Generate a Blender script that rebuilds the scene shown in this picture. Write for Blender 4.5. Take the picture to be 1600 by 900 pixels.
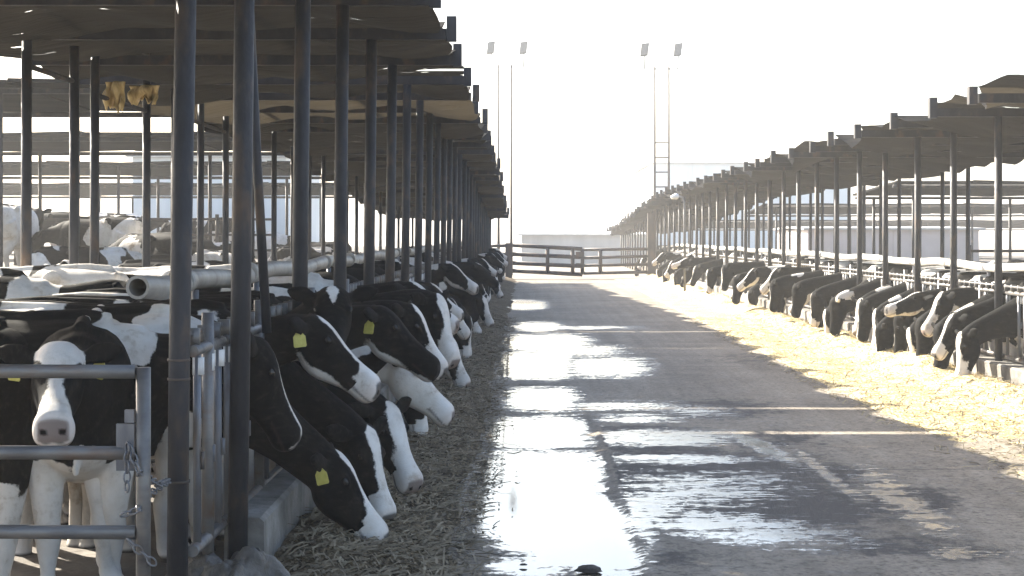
import bpy, math, random
import numpy as np
from mathutils import Vector, Matrix
R = math.radians
random.seed(7); rng = np.random.default_rng(11)
SC = bpy.context.scene
for o in list(bpy.data.objects): bpy.data.objects.remove(o)

# ------------------------------------------------------------------ camera, sky, sun, exposure
F, PX0, PY0, HC = 2450.0, 823.0, 367.0, 1.8        # focal length (px of a 1600 wide picture), vanishing point, eye height
cam = bpy.data.cameras.new('camera'); camo = bpy.data.objects.new('camera', cam); SC.collection.objects.link(camo)
camo.location = (0, 0, HC); camo.rotation_euler = (R(90), 0, 0)
cam.sensor_width = 36; cam.lens = 36*F/1600; cam.shift_x = -(PX0-800)/1600; cam.shift_y = -(450-PY0)/1600
cam.clip_start = 0.1; cam.clip_end = 3000
SC.camera = camo
SUN_AZ, SUN_EL = 46.5, 30.9                        # azimuth is measured from straight ahead towards the left
world = bpy.data.worlds.new('World'); SC.world = world; world.use_nodes = True
wn = world.node_tree; bg = wn.nodes['Background']
sky = wn.nodes.new('ShaderNodeTexSky'); sky.sky_type = 'NISHITA'; sky.sun_disc = False
sky.sun_elevation = R(SUN_EL); sky.sun_rotation = R(-SUN_AZ); sky.air_density = 1.0; sky.dust_density = 3.0; sky.ozone_density = 1.0
wn.links.new(sky.outputs[0], bg.inputs[0]); bg.inputs[1].default_value = 0.10
sl = bpy.data.lights.new('sun', 'SUN'); sl.energy = 5.0; sl.angle = R(0.5); sl.color = (1, 0.93, 0.80)
so = bpy.data.objects.new('sun', sl); SC.collection.objects.link(so)
sd = Vector((-math.sin(R(SUN_AZ))*math.cos(R(SUN_EL)), math.cos(R(SUN_AZ))*math.cos(R(SUN_EL)), math.sin(R(SUN_EL))))
so.rotation_euler = sd.to_track_quat('Z', 'Y').to_euler(); so.location = (-20, 20, 30)
vs = SC.view_settings; vs.view_transform = 'Standard'; vs.look = 'None'; vs.gamma = 1; vs.use_curve_mapping = False
vs.exposure = 2.25
SC.cycles.use_denoising = True; SC.cycles.max_bounces = 6; SC.cycles.diffuse_bounces = 3; SC.cycles.glossy_bounces = 3
SC.cycles.volume_bounces = 1; SC.cycles.sample_clamp_indirect = 8; SC.cycles.transparent_max_bounces = 8
HAZE = 0.0016

# ------------------------------------------------------------------ helpers
def PX(px, d): return (px-PX0)*d/F
def PZ(py, d): return HC-(py-PY0)*d/F
def link(o): SC.collection.objects.link(o); return o
def tag(o, label=None, cat=None, group=None, kind=None):
    if label: o['label'] = label
    if cat: o['category'] = cat
    if group: o['group'] = group
    if kind: o['kind'] = kind
    return o
def empty(name, loc=(0, 0, 0), rz=0, label=None, cat=None, group=None):
    o = link(bpy.data.objects.new(name, None)); o.location = loc; o.rotation_euler = (0, 0, rz); o.empty_display_size = .2
    return tag(o, label, cat, group)
def copyo(o, parent=None, loc=None):
    c = o.copy(); link(c); c.parent = parent
    if loc is not None: c.location = loc
    return c
class MB:
    def __init__(s): s.v = []; s.f = []; s.m = []; s.cur = 0
    def add(s, vs_, fs):
        b = len(s.v); s.v += [tuple(p) for p in vs_]; s.f += [tuple(i+b for i in f) for f in fs]; s.m += [s.cur]*len(fs); return s
    def box(s, x0, x1, y0, y1, z0, z1):
        return s.add([(x0,y0,z0),(x1,y0,z0),(x1,y1,z0),(x0,y1,z0),(x0,y0,z1),(x1,y0,z1),(x1,y1,z1),(x0,y1,z1)],
                     [(3,2,1,0),(4,5,6,7),(0,1,5,4),(1,2,6,5),(2,3,7,6),(3,0,4,7)])
    def obox(s, c, ax, ay, az):   # oriented box, half axes as vectors
        c = Vector(c); ax, ay, az = Vector(ax), Vector(ay), Vector(az)
        P = [c+ax*i+ay*j+az*k for k in (-1,1) for (i,j) in ((-1,-1),(1,-1),(1,1),(-1,1))]
        return s.add(P, [(3,2,1,0),(4,5,6,7),(0,1,5,4),(1,2,6,5),(2,3,7,6),(3,0,4,7)])
    def tube(s, pts, r, n=10, cap=True):
        pts = [Vector(p) for p in pts]; m = len(pts); rs = r if hasattr(r, '__len__') else [r]*m
        base = len(s.v); vv = []; ff = []
        pu = None
        for i, p in enumerate(pts):
            t = (pts[min(i+1, m-1)]-pts[max(i-1, 0)]).normalized()
            if pu is None: pu = t.orthogonal().normalized()
            u = (pu-t*pu.dot(t)).normalized(); w = t.cross(u); pu = u
            for k in range(n):
                a = 2*math.pi*k/n; vv.append(p+(u*math.cos(a)+w*math.sin(a))*rs[i])
        for i in range(m-1):
            for k in range(n):
                a = i*n+k; b = i*n+(k+1) % n; ff.append((a, b, b+n, a+n))
        if cap: ff.append(tuple(range(n-1, -1, -1))); ff.append(tuple(range((m-1)*n, m*n)))
        return s.add(vv, ff)
    def ring_link(s, c, a, b, L, W, r, n=6, k=14):   # an oval chain link in the plane of a, b
        c, a, b = Vector(c), Vector(a).normalized(), Vector(b).normalized(); nrm = a.cross(b); vv = []; ff = []
        for i in range(k):
            t = 2*math.pi*i/k; rad = (a*math.cos(t)*L+b*math.sin(t)*W); out = rad.normalized()
            for j in range(n):
                q = 2*math.pi*j/n; vv.append(c+rad+(out*math.cos(q)+nrm*math.sin(q))*r)
        for i in range(k):
            for j in range(n):
                i2, j2 = (i+1) % k, (j+1) % n; ff.append((i*n+j, i2*n+j, i2*n+j2, i*n+j2))
        return s.add(vv, ff)
    def build(s, name, mats, parent=None, smooth=False, loc=None):
        me = bpy.data.meshes.new(name); me.from_pydata([tuple(v) for v in s.v], [], s.f)
        for m in (mats if isinstance(mats, (list, tuple)) else [mats]): me.materials.append(m)
        if s.m and max(s.m) > 0: me.polygons.foreach_set('material_index', s.m)
        if smooth: me.polygons.foreach_set('use_smooth', [len(f) == 4 for f in s.f])
        me.update(); o = link(bpy.data.objects.new(name, me)); o.parent = parent
        if loc is not None: o.location = loc
        return o
def npmesh(name, V, Fq, mats, smooth=True):
    me = bpy.data.meshes.new(name); me.from_pydata(V.tolist(), [], Fq.tolist() if hasattr(Fq, 'tolist') else Fq)
    for m in (mats if isinstance(mats, (list, tuple)) else [mats]): me.materials.append(m)
    if smooth: me.polygons.foreach_set('use_smooth', [True]*len(me.polygons))
    me.update(); return link(bpy.data.objects.new(name, me))
def gridfaces(nu, nv):
    i = np.arange(nu-1)[:, None]*nv+np.arange(nv-1)[None]; i = i.ravel()
    return np.stack([i, i+nv, i+nv+1, i+1], 1)
def fattr(me, name, arr):
    a = me.attributes.new(name, 'FLOAT', 'POINT'); a.data.foreach_set('value', np.asarray(arr, np.float32))
_lat = rng.random((64, 64))
def vnoise(x, y, oct=4):
    out = np.zeros(np.broadcast(x, y).shape); amp = .5
    x = np.asarray(x, float)+0*out; y = np.asarray(y, float)+0*out
    for o in range(oct):
        xi = np.floor(x).astype(int); yi = np.floor(y).astype(int); fx = x-xi; fy = y-yi
        fx = fx*fx*(3-2*fx); fy = fy*fy*(3-2*fy)
        g = lambda a, b: _lat[a % 64, b % 64]
        out += amp*((g(xi, yi)*(1-fx)+g(xi+1, yi)*fx)*(1-fy)+(g(xi, yi+1)*(1-fx)+g(xi+1, yi+1)*fx)*fy)
        amp *= .5; x = x*2+17.3; y = y*2+9.1
    return out
def sstep(a, b, x): t = np.clip((x-a)/(b-a), 0, 1); return t*t*(3-2*t)

# ------------------------------------------------------------------ materials
def mat(name):
    m = bpy.data.materials.new(name); m.use_nodes = True; nt = m.node_tree
    return m, nt, nt.nodes['Principled BSDF']
def N(nt, typ, **kw):
    n = nt.nodes.new(typ)
    for k, v in kw.items():
        if k in n.inputs: n.inputs[k].default_value = v
        else: setattr(n, k, v)
    return n
def ramp(nt, fac, stops):
    r = nt.nodes.new('ShaderNodeValToRGB'); e = r.color_ramp.elements
    while len(e) < len(stops): e.new(.5)
    for el, (p, c) in zip(e, stops): el.position = p; el.color = (*c, 1)
    nt.links.new(fac, r.inputs[0]); return r.outputs[0]
def noisy(name, c0, c1, scale=6, rough=.7, metal=0, bump=.1, stretch=(1, 1, 1), c2=None, detail=6, bscale=None, spec=.4):
    m, nt, b = mat(name); tc = N(nt, 'ShaderNodeTexCoord'); mp = N(nt, 'ShaderNodeMapping'); mp.inputs['Scale'].default_value = stretch
    g = N(nt, 'ShaderNodeNewGeometry'); nt.links.new(g.outputs['Position'], mp.inputs[0])
    n = N(nt, 'ShaderNodeTexNoise', Scale=scale, Detail=detail); nt.links.new(mp.outputs[0], n.inputs['Vector'])
    st = [(.3, c0), (.68, c1)] if c2 is None else [(.3, c0), (.55, c1), (.72, c2)]
    nt.links.new(ramp(nt, n.outputs['Fac'], st), b.inputs['Base Color'])
    n2 = N(nt, 'ShaderNodeTexNoise', Scale=bscale or scale*5, Detail=5); nt.links.new(mp.outputs[0], n2.inputs['Vector'])
    bp = N(nt, 'ShaderNodeBump', Strength=bump, Distance=.02); nt.links.new(n2.outputs['Fac'], bp.inputs['Height']); nt.links.new(bp.outputs[0], b.inputs['Normal'])
    mr = N(nt, 'ShaderNodeMapRange'); mr.inputs['To Min'].default_value = max(.05, rough-.15); mr.inputs['To Max'].default_value = min(1, rough+.15)
    nt.links.new(n2.outputs['Fac'], mr.inputs['Value']); nt.links.new(mr.outputs[0], b.inputs['Roughness'])
    b.inputs['Metallic'].default_value = metal; b.inputs['Specular IOR Level'].default_value = spec
    return m
M = {}
M['post'] = noisy('weathered_dark_steel', (.013, .015, .021), (.027, .028, .034), 6, .6, .2, .3, (1, 1, .5), (.085, .058, .040))
M['brown'] = noisy('rusty_steel', (.05, .045, .042), (.085, .07, .06), 7, .6, .2, .15, (1, 1, .4), (.12, .075, .05))
M['galv'] = noisy('galvanised_steel', (.10, .105, .12), (.17, .175, .19), 9, .5, .4, .1, (1, 1, .3), (.11, .09, .075))
M['rail'] = noisy('worn_grey_rail', (.085, .085, .09), (.17, .165, .16), 9, .45, .4, .15, (.4, 1, 1), (.16, .11, .08))
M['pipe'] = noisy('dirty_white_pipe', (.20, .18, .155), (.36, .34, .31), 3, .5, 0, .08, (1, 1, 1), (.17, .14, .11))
M['hole'] = noisy('dark_pipe_inside', (.05, .045, .04), (.16, .13, .11), 30, .8)
M['white'] = noisy('worn_white_paint', (.6, .6, .6), (.75, .75, .74), 20, .5)
M['conc'] = noisy('concrete_kerb', (.085, .077, .066), (.20, .187, .168), 4, .85, 0, .6, (1, 1, 1), (.29, .28, .255))
M['dirt'] = noisy('trampled_dirt', (.12, .10, .082), (.22, .19, .155), 1.3, .95, 0, .8, (1, 1, 1), (.27, .235, .19), 9, 11)
M['wet_mud'] = noisy('wet_churned_mud', (.035, .031, .027), (.09, .08, .068), 7, .45, 0, 1.0, (1, 1, 1), (.14, .125, .105), 9, 26)
M['dung'] = noisy('dark_manure', (.025, .021, .018), (.055, .045, .036), 22, .6, 0, .8)
M['pale'] = noisy('pale_blue_cladding', (.62, .68, .71), (.70, .74, .76), 1.5, .6, 0, .05, (1, 1, .2))
M['shed'] = noisy('grey_shed_cladding', (.36, .36, .35), (.46, .455, .44), 1.5, .7, 0, .05, (1, 1, .2))
M['pen_mud'] = noisy('trampled_pen_mud', (.055, .046, .038), (.11, .094, .078), 1.5, .9, 0, .8, (1, 1, 1), (.16, .14, .115), 9, 11)
M['pipe_white'] = noisy('white_pipe_sun_tone', (.55, .53, .49), (.70, .68, .64), 3, .5, 0, .08)  # brighter than the other pipe: sunlight is put into its colour
M['pink'] = noisy('faded_pinkish_wall', (.50, .44, .43), (.58, .52, .51), 1.2, .85, 0, .1)
M['roofm'] = noisy('shed_roof_sheet', (.30, .30, .30), (.42, .42, .41), 2, .6)
M['shaderoof'] = noisy('corral_shade_sheet', (.012, .012, .0125), (.024, .0235, .023), 2.5, .85, 0, .1, (.3, 1, 1), spec=.03)
M['yellow'] = noisy('yellow_plastic_tag', (.44, .39, .07), (.56, .50, .13), 40, .45)
M['eye'] = noisy('dark_glossy_eye', (.006, .005, .004), (.012, .01, .008), 20, .12, 0, 0)
M['lamp'] = noisy('grey_lamp_housing', (.10, .10, .10), (.16, .16, .16), 12, .5, .3)
M['lens'] = noisy('lamp_glass', (.18, .18, .18), (.26, .26, .26), 12, .4)
M['gold'] = noisy('golden_torn_tarp', (.25, .17, .06), (.55, .42, .20), 14, .9, 0, .5, (1, 1, .25), (.75, .66, .48))  # golden, with pale streaks stretched vertically

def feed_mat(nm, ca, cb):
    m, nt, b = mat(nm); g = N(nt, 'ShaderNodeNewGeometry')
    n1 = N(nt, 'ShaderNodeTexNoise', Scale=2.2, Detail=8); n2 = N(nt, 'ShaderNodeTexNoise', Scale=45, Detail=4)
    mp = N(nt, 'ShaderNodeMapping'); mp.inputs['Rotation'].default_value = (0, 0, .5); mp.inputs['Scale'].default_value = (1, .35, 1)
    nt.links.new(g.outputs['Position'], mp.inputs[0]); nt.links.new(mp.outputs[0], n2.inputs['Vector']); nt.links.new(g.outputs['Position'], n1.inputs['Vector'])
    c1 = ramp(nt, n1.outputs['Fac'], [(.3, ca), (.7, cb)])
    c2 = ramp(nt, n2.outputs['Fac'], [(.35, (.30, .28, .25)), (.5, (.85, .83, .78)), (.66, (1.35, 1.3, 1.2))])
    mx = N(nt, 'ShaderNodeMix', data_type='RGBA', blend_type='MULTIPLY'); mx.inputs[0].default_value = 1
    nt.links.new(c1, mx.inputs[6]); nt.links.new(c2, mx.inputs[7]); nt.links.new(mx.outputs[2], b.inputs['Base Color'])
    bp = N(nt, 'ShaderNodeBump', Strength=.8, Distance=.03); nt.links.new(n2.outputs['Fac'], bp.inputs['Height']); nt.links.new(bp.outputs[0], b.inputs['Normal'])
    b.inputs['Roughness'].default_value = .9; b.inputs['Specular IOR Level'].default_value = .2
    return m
M['feed'] = feed_mat('chopped_feed_shade_tone', (.085, .064, .040), (.17, .134, .086)); M['feed_sun_tone'] = feed_mat('golden_feed_sun_tone', (.43, .345, .185), (.68, .565, .34))  # left feed colour has shade put in, the golden right one sunlight
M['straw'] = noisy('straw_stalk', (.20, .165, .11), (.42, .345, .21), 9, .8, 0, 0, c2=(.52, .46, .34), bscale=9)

M['straw_shade_tone'] = noisy('stalk_shade_tone', (.085, .066, .040), (.19, .15, .095), 9, .8, 0, 0, c2=(.30, .25, .17), bscale=9)  # darker copy of the stalk colour, with the left side's shade put in
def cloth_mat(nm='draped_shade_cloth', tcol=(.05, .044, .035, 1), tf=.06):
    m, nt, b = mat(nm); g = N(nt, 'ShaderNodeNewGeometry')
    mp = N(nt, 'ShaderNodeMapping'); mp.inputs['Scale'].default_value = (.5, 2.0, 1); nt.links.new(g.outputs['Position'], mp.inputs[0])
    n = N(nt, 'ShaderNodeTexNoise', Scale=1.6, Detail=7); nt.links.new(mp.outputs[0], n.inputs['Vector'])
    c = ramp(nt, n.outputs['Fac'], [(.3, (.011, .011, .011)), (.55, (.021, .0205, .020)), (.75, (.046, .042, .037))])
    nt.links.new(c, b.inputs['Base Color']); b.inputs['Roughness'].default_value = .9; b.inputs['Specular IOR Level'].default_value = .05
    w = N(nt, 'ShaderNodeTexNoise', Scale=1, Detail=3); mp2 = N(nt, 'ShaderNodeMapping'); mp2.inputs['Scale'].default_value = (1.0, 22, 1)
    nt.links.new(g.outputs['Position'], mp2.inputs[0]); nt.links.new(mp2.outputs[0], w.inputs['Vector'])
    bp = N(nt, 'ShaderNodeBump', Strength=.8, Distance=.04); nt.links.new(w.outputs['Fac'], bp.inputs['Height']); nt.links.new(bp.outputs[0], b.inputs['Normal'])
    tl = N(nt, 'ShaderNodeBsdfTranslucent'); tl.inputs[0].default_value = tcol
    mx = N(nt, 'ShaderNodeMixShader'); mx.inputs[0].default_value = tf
    out = nt.nodes['Material Output']; nt.links.new(b.outputs[0], mx.inputs[1]); nt.links.new(tl.outputs[0], mx.inputs[2])
    # small tears: long slits where the worn weave has opened
    mp3 = N(nt, 'ShaderNodeMapping'); mp3.inputs['Scale'].default_value = (1.6, 14, 1); nt.links.new(g.outputs['Position'], mp3.inputs[0])
    t = N(nt, 'ShaderNodeTexNoise', Scale=1.3, Detail=2); nt.links.new(mp3.outputs[0], t.inputs['Vector'])
    mr = N(nt, 'ShaderNodeMapRange'); mr.inputs['From Min'].default_value = .735; mr.inputs['From Max'].default_value = .75; nt.links.new(t.outputs['Fac'], mr.inputs['Value'])
    tr = N(nt, 'ShaderNodeBsdfTransparent'); m2 = N(nt, 'ShaderNodeMixShader')
    nt.links.new(mr.outputs[0], m2.inputs[0]); nt.links.new(mx.outputs[0], m2.inputs[1]); nt.links.new(tr.outputs[0], m2.inputs[2]); nt.links.new(m2.outputs[0], out.inputs[0])
    return m
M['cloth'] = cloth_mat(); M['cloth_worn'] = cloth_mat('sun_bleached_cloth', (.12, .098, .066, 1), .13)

def road_mat():
    m, nt, b = mat('wet_concrete_alley'); g = N(nt, 'ShaderNodeNewGeometry'); P = g.outputs['Position']
    def nz(scale, det, st=(1, 1, 1), rough=.55):
        mp = N(nt, 'ShaderNodeMapping'); mp.inputs['Scale'].default_value = st; nt.links.new(P, mp.inputs[0])
        n = N(nt, 'ShaderNodeTexNoise', Scale=scale, Detail=det, Roughness=rough); nt.links.new(mp.outputs[0], n.inputs['Vector']); return n.outputs['Fac']
    wet = N(nt, 'ShaderNodeAttribute', attribute_name='wet').outputs['Fac']; mud = N(nt, 'ShaderNodeAttribute', attribute_name='mud').outputs['Fac']; chop = N(nt, 'ShaderNodeAttribute', attribute_name='chop').outputs['Fac']
    def mth(op, a, c=None, d=None):
        n = N(nt, 'ShaderNodeMath', operation=op)
        for i, q in enumerate((a, c, d)):
            if q is None: continue
            if isinstance(q, (int, float)): n.inputs[i].default_value = q
            else: nt.links.new(q, n.inputs[i])
        return n.outputs[0]
    big = nz(.8, 7); fine = nz(22, 6); grit = nz(11, 9, (1, .55, 1), .75); peb = nz(48, 3, (1, .7, 1)); mid = nz(4.5, 8, (1, .8, 1), .65); trk = nz(1.0, 5, (5, .12, 1))
    base = ramp(nt, mth('ADD', mth('MULTIPLY', big, .6), mth('MULTIPLY', trk, .4)), [(.32, (.155, .132, .102)), (.5, (.245, .213, .168)), (.68, (.325, .286, .23))])
    spk = ramp(nt, fine, [(.30, (.45, .43, .41)), (.45, (.92, .91, .9)), (.6, (1.05, 1.04, 1.03)), (.75, (1.2, 1.18, 1.15))])
    mx = N(nt, 'ShaderNodeMix', data_type='RGBA', blend_type='MULTIPLY'); mx.inputs[0].default_value = 1
    nt.links.new(base, mx.inputs[6]); nt.links.new(spk, mx.inputs[7])
    mx0 = mx; mx = N(nt, 'ShaderNodeMix', data_type='RGBA', blend_type='MULTIPLY'); mx.inputs[0].default_value = 1; nt.links.new(mx0.outputs[2], mx.inputs[6]); nt.links.new(ramp(nt, mth('ADD', mth('MULTIPLY', grit, .6), mth('MULTIPLY', peb, .4)), [(.36, (.42, .4, .38)), (.45, (.85, .84, .82)), (.55, (1.02, 1.02, 1.02)), (.68, (1.25, 1.23, 1.2))]), mx.inputs[7])
    mfac = N(nt, 'ShaderNodeMapRange'); mfac.inputs['From Min'].default_value = .42; mfac.inputs['From Max'].default_value = .62
    nt.links.new(mth('ADD', mth('ADD', mud, .10), mth('ADD', mth('MULTIPLY', mth('SUBTRACT', mid, .5), 1.1), mth('MULTIPLY', mth('SUBTRACT', grit, .5), .9))), mfac.inputs['Value'])
    mudc = N(nt, 'ShaderNodeMix', data_type='RGBA'); nt.links.new(mfac.outputs[0], mudc.inputs[0]); nt.links.new(mx.outputs[2], mudc.inputs[6]); mudc.inputs[7].default_value = (.055, .047, .040, 1)
    sx = N(nt, 'ShaderNodeSeparateXYZ'); nt.links.new(P, sx.inputs[0])
    jy = mth('ABSOLUTE', mth('SUBTRACT', mth('FRACT', mth('MULTIPLY', mth('ADD', sx.outputs['Y'], mth('MULTIPLY', mid, .06)), .21)), .5)); jn = N(nt, 'ShaderNodeMapRange'); jn.inputs['From Min'].default_value = .006; jn.inputs['From Max'].default_value = .0015; nt.links.new(jy, jn.inputs['Value'])
    jm = N(nt, 'ShaderNodeMix', data_type='RGBA'); nt.links.new(mth('MULTIPLY', jn.outputs[0], .7), jm.inputs[0]); nt.links.new(mudc.outputs[2], jm.inputs[6]); jm.inputs[7].default_value = (.05, .044, .038, 1); mudc = jm
    # the wet film: authored puddle outline + noise
    str_ = nz(3.2, 8, (.45, 1.9, 1), .7)
    spr = nz(16, 7, (.5, 1.5, 1), .75); wetg = mth('ADD', wet, mth('MULTIPLY', mth('ADD', mth('MULTIPLY', mth('SUBTRACT', grit, .5), 2.6), mth('MULTIPLY', mth('SUBTRACT', spr, .5), 4.2)), mud))
    wf = mth('ADD', wetg, mth('ADD', mth('MULTIPLY', mth('SUBTRACT', str_, .5), 2.4), mth('ADD', mth('MULTIPLY', mth('SUBTRACT', mid, .5), .9), mth('MULTIPLY', mth('SUBTRACT', fine, .5), 1.3))))
    w1 = N(nt, 'ShaderNodeMapRange'); w1.inputs['From Min'].default_value = .36; w1.inputs['From Max'].default_value = .62; w1.interpolation_type = 'SMOOTHSTEP'; nt.links.new(wf, w1.inputs['Value']); W = w1.outputs[0]
    w2 = N(nt, 'ShaderNodeMapRange'); w2.inputs['From Min'].default_value = .05; w2.inputs['From Max'].default_value = .45; nt.links.new(wf, w2.inputs['Value']); D = w2.outputs[0]
    dk = N(nt, 'ShaderNodeMix', data_type='RGBA', blend_type='MULTIPLY'); nt.links.new(D, dk.inputs[0]); nt.links.new(mudc.outputs[2], dk.inputs[6]); dk.inputs[7].default_value = (.55, .54, .53, 1)
    nt.links.new(dk.outputs[2], b.inputs['Base Color'])
    wr = mth('ADD', .04, mth('MULTIPLY', mth('MINIMUM', mud, .8), .10)); dryr = mth('SUBTRACT', .80, mth('MULTIPLY', D, .38)); rr = mth('ADD', mth('MULTIPLY', W, wr), mth('MULTIPLY', mth('SUBTRACT', 1, W), dryr))
    nt.links.new(rr, b.inputs['Roughness']); nt.links.new(mth('ADD', 1.45, mth('MULTIPLY', W, .5)), b.inputs['IOR'])
    hgt = mth('ADD', mth('MULTIPLY', fine, .35), mth('ADD', mth('MULTIPLY', grit, 1.4), mth('MULTIPLY', peb, .5)))
    bp = N(nt, 'ShaderNodeBump', Distance=.016); nt.links.new(hgt, bp.inputs['Height']); nt.links.new(mth('ADD', mth('ADD', mth('MULTIPLY', mth('SUBTRACT', 1, W), .75), mth('MULTIPLY', mth('MINIMUM', mud, .8), .16)), mth('ADD', .008, mth('MULTIPLY', chop, .9))), bp.inputs['Strength'])
    nt.links.new(bp.outputs[0], b.inputs['Normal'])
    return m
M['road'] = road_mat()

def cow_mat():
    m, nt, b = mat('holstein_coat'); g = N(nt, 'ShaderNodeNewGeometry'); tc = N(nt, 'ShaderNodeTexCoord')
    pa = N(nt, 'ShaderNodeAttribute', attribute_name='patch').outputs['Fac']; fe = N(nt, 'ShaderNodeAttribute', attribute_name='feat'); fa = N(nt, 'ShaderNodeAttribute', attribute_name='featw').outputs['Fac']
    nb = N(nt, 'ShaderNodeTexNoise', Scale=28, Detail=6, Roughness=.7); nt.links.new(tc.outputs['Object'], nb.inputs['Vector'])
    nd = N(nt, 'ShaderNodeTexNoise', Scale=6, Detail=9, Roughness=.65); nt.links.new(tc.outputs['Object'], nd.inputs['Vector'])
    ma = N(nt, 'ShaderNodeMath', operation='MULTIPLY_ADD'); nt.links.new(nb.outputs['Fac'], ma.inputs[0]); ma.inputs[1].default_value = .045; nt.links.new(pa, ma.inputs[2])
    mr = N(nt, 'ShaderNodeMapRange'); mr.inputs['From Min'].default_value = .017; mr.inputs['From Max'].default_value = .028; nt.links.new(ma.outputs[0], mr.inputs['Value'])
    wc = ramp(nt, nd.outputs['Fac'], [(.3, (.36, .30, .235)), (.42, (.60, .56, .51)), (.75, (.72, .70, .67))])
    hq = N(nt, 'ShaderNodeTexNoise', Scale=1.0, Detail=5); hm_ = N(nt, 'ShaderNodeMapping'); hm_.inputs['Scale'].default_value = (14, 60, 30); nt.links.new(tc.outputs['Object'], hm_.inputs[0]); nt.links.new(hm_.outputs[0], hq.inputs['Vector'])
    bc = ramp(nt, hq.outputs['Fac'], [(.35, (.0025, .003, .0036)), (.55, (.006, .006, .006)), (.72, (.019, .017, .0155))])
    mx = N(nt, 'ShaderNodeMix', data_type='RGBA'); nt.links.new(mr.outputs[0], mx.inputs[0]); nt.links.new(bc, mx.inputs[6]); nt.links.new(wc, mx.inputs[7])
    nq = N(nt, 'ShaderNodeTexNoise', Scale=9, Detail=8, Roughness=.7); nt.links.new(tc.outputs['Object'], nq.inputs['Vector'])
    dq = N(nt, 'ShaderNodeMapRange'); dq.inputs['From Min'].default_value = .52; dq.inputs['From Max'].default_value = .8; dq.inputs['To Max'].default_value = .35; nt.links.new(nq.outputs['Fac'], dq.inputs['Value'])
    mxd = N(nt, 'ShaderNodeMix', data_type='RGBA'); nt.links.new(dq.outputs[0], mxd.inputs[0]); nt.links.new(mx.outputs[2], mxd.inputs[6]); mxd.inputs[7].default_value = (.035, .029, .023, 1)
    m2 = N(nt, 'ShaderNodeMix', data_type='RGBA'); nt.links.new(fa, m2.inputs[0]); nt.links.new(mxd.outputs[2], m2.inputs[6]); nt.links.new(fe.outputs['Color'], m2.inputs[7])
    nt.links.new(m2.outputs[2], b.inputs['Base Color']); b.inputs['Roughness'].default_value = .75; b.inputs['Specular IOR Level'].default_value = .06
    pass
    mp = N(nt, 'ShaderNodeMapping'); mp.inputs['Scale'].default_value = (40, 160, 60); nt.links.new(tc.outputs['Object'], mp.inputs[0])
    nh = N(nt, 'ShaderNodeTexNoise', Scale=1.5, Detail=3); nt.links.new(mp.outputs[0], nh.inputs['Vector'])
    bp = N(nt, 'ShaderNodeBump', Strength=.3, Distance=.006); nt.links.new(nh.outputs['Fac'], bp.inputs['Height']); nt.links.new(bp.outputs[0], b.inputs['Normal'])
    return m
M['cow'] = cow_mat()

# ------------------------------------------------------------------ layout numbers (metres; x right, y away, z up)
XL, XR = -1.45, 5.60            # post rows either side of the alley
SL, SR = 2.13, 1.95             # bay lengths
ZL, ZR = 3.57, 3.20             # beam heights
EL, IL = -0.73, -5.25            # left canopy: alley edge, inner edge (widened to keep the left feed shaded)
ER, IR = 4.80, 9.2
def droopL(d): return 1.15*sstep(26, 64, d)**1.3
def droopR(d): return 1.2*sstep(52, 95, d)

# ------------------------------------------------------------------ ground, alley, pens
V = np.array([(-700., -100, -.03), (700, -100, -.03), (700, 900, -.03), (-700, 900, -.03)])
tag(npmesh('ground', V, [(0, 1, 2, 3)], M['dirt'], False), kind='structure')
# alley sheet with an authored film of water
ds = [2.0]
while ds[-1] < 62.5: ds.append(ds[-1]+max(.045, ds[-1]*.006))
ds = np.array(ds); xs = np.arange(-1.40, 5.46, .05)
gx, gd = np.meshgrid(xs, ds, indexing='ij')
px = PX0+F*gx/gd; py = PY0+F*HC/gd
wet = np.zeros(gx.shape)-.25; mud = np.zeros(gx.shape)
def blob(fld, cx, cy, rx, ry, s, p=2.5, rot=0):
    X = px-cx; Y = py-cy
    if rot: c, q = math.cos(R(rot)), math.sin(R(rot)); X, Y = X*c+Y*q, -X*q+Y*c
    v = s*np.clip(1.3-.95*(np.abs(X/rx)**p+np.abs(Y/ry)**p)**(1/p*1.3), -.25, 1); np.maximum(fld, v, out=fld)
for bpar in [(868, 815, 142, 64, 1.6, 5, 22), (845, 745, 100, 42, 1.5, 4), (838, 676, 82, 25, 1.35, 4), (845, 623, 58, 18, 1.15, 4), (832, 570, 62, 22, 1.2, 4), (950, 574, 70, 17, .85, 3),
             (850, 535, 75, 14, 1.0, 3), (905, 548, 70, 10, .7, 3), (838, 510, 40, 8, .8, 3), (818, 476, 36, 8, 1.0, 3), (905, 512, 100, 3, .6, 3), (830, 885, 75, 16, .9, 3),
             (1030, 688, 110, 14, .95, 3), (1060, 722, 120, 8, .72), (1090, 770, 150, 26, .62), (1150, 832, 185, 24, .74, 2.5, 6), (1010, 800, 60, 38, .80), (1195, 705, 60, 10, .95, 2, 25),
             (1290, 745, 75, 9, .66, 2, 38), (1412, 790, 95, 26, .60, 2.5, 32), (1325, 768, 42, 6, .6, 2, 30), (970, 635, 110, 8, .6), (1090, 645, 60, 9, .45), (1510, 872, 65, 12, .5), (1000, 655, 90, 8, .5)]:
    blob(wet, *bpar)
for bpar in [(1080, 770, 260, 75, .85), (1000, 690, 150, 26, .8), (1250, 800, 190, 70, .62), (1120, 640, 130, 22, .55), (1180, 560, 130, 14, .35), (950, 560, 110, 24, .3), (1400, 860, 160, 22, .55), (1415, 790, 95, 30, .75), (1290, 745, 90, 16, .7), (1510, 872, 70, 14, .7), (1000, 880, 180, 20, .45), (980, 480, 120, 8, .3), (1200, 690, 110, 20, .5)]:
    blob(mud, *bpar)
chop = np.zeros(gx.shape)
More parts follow.
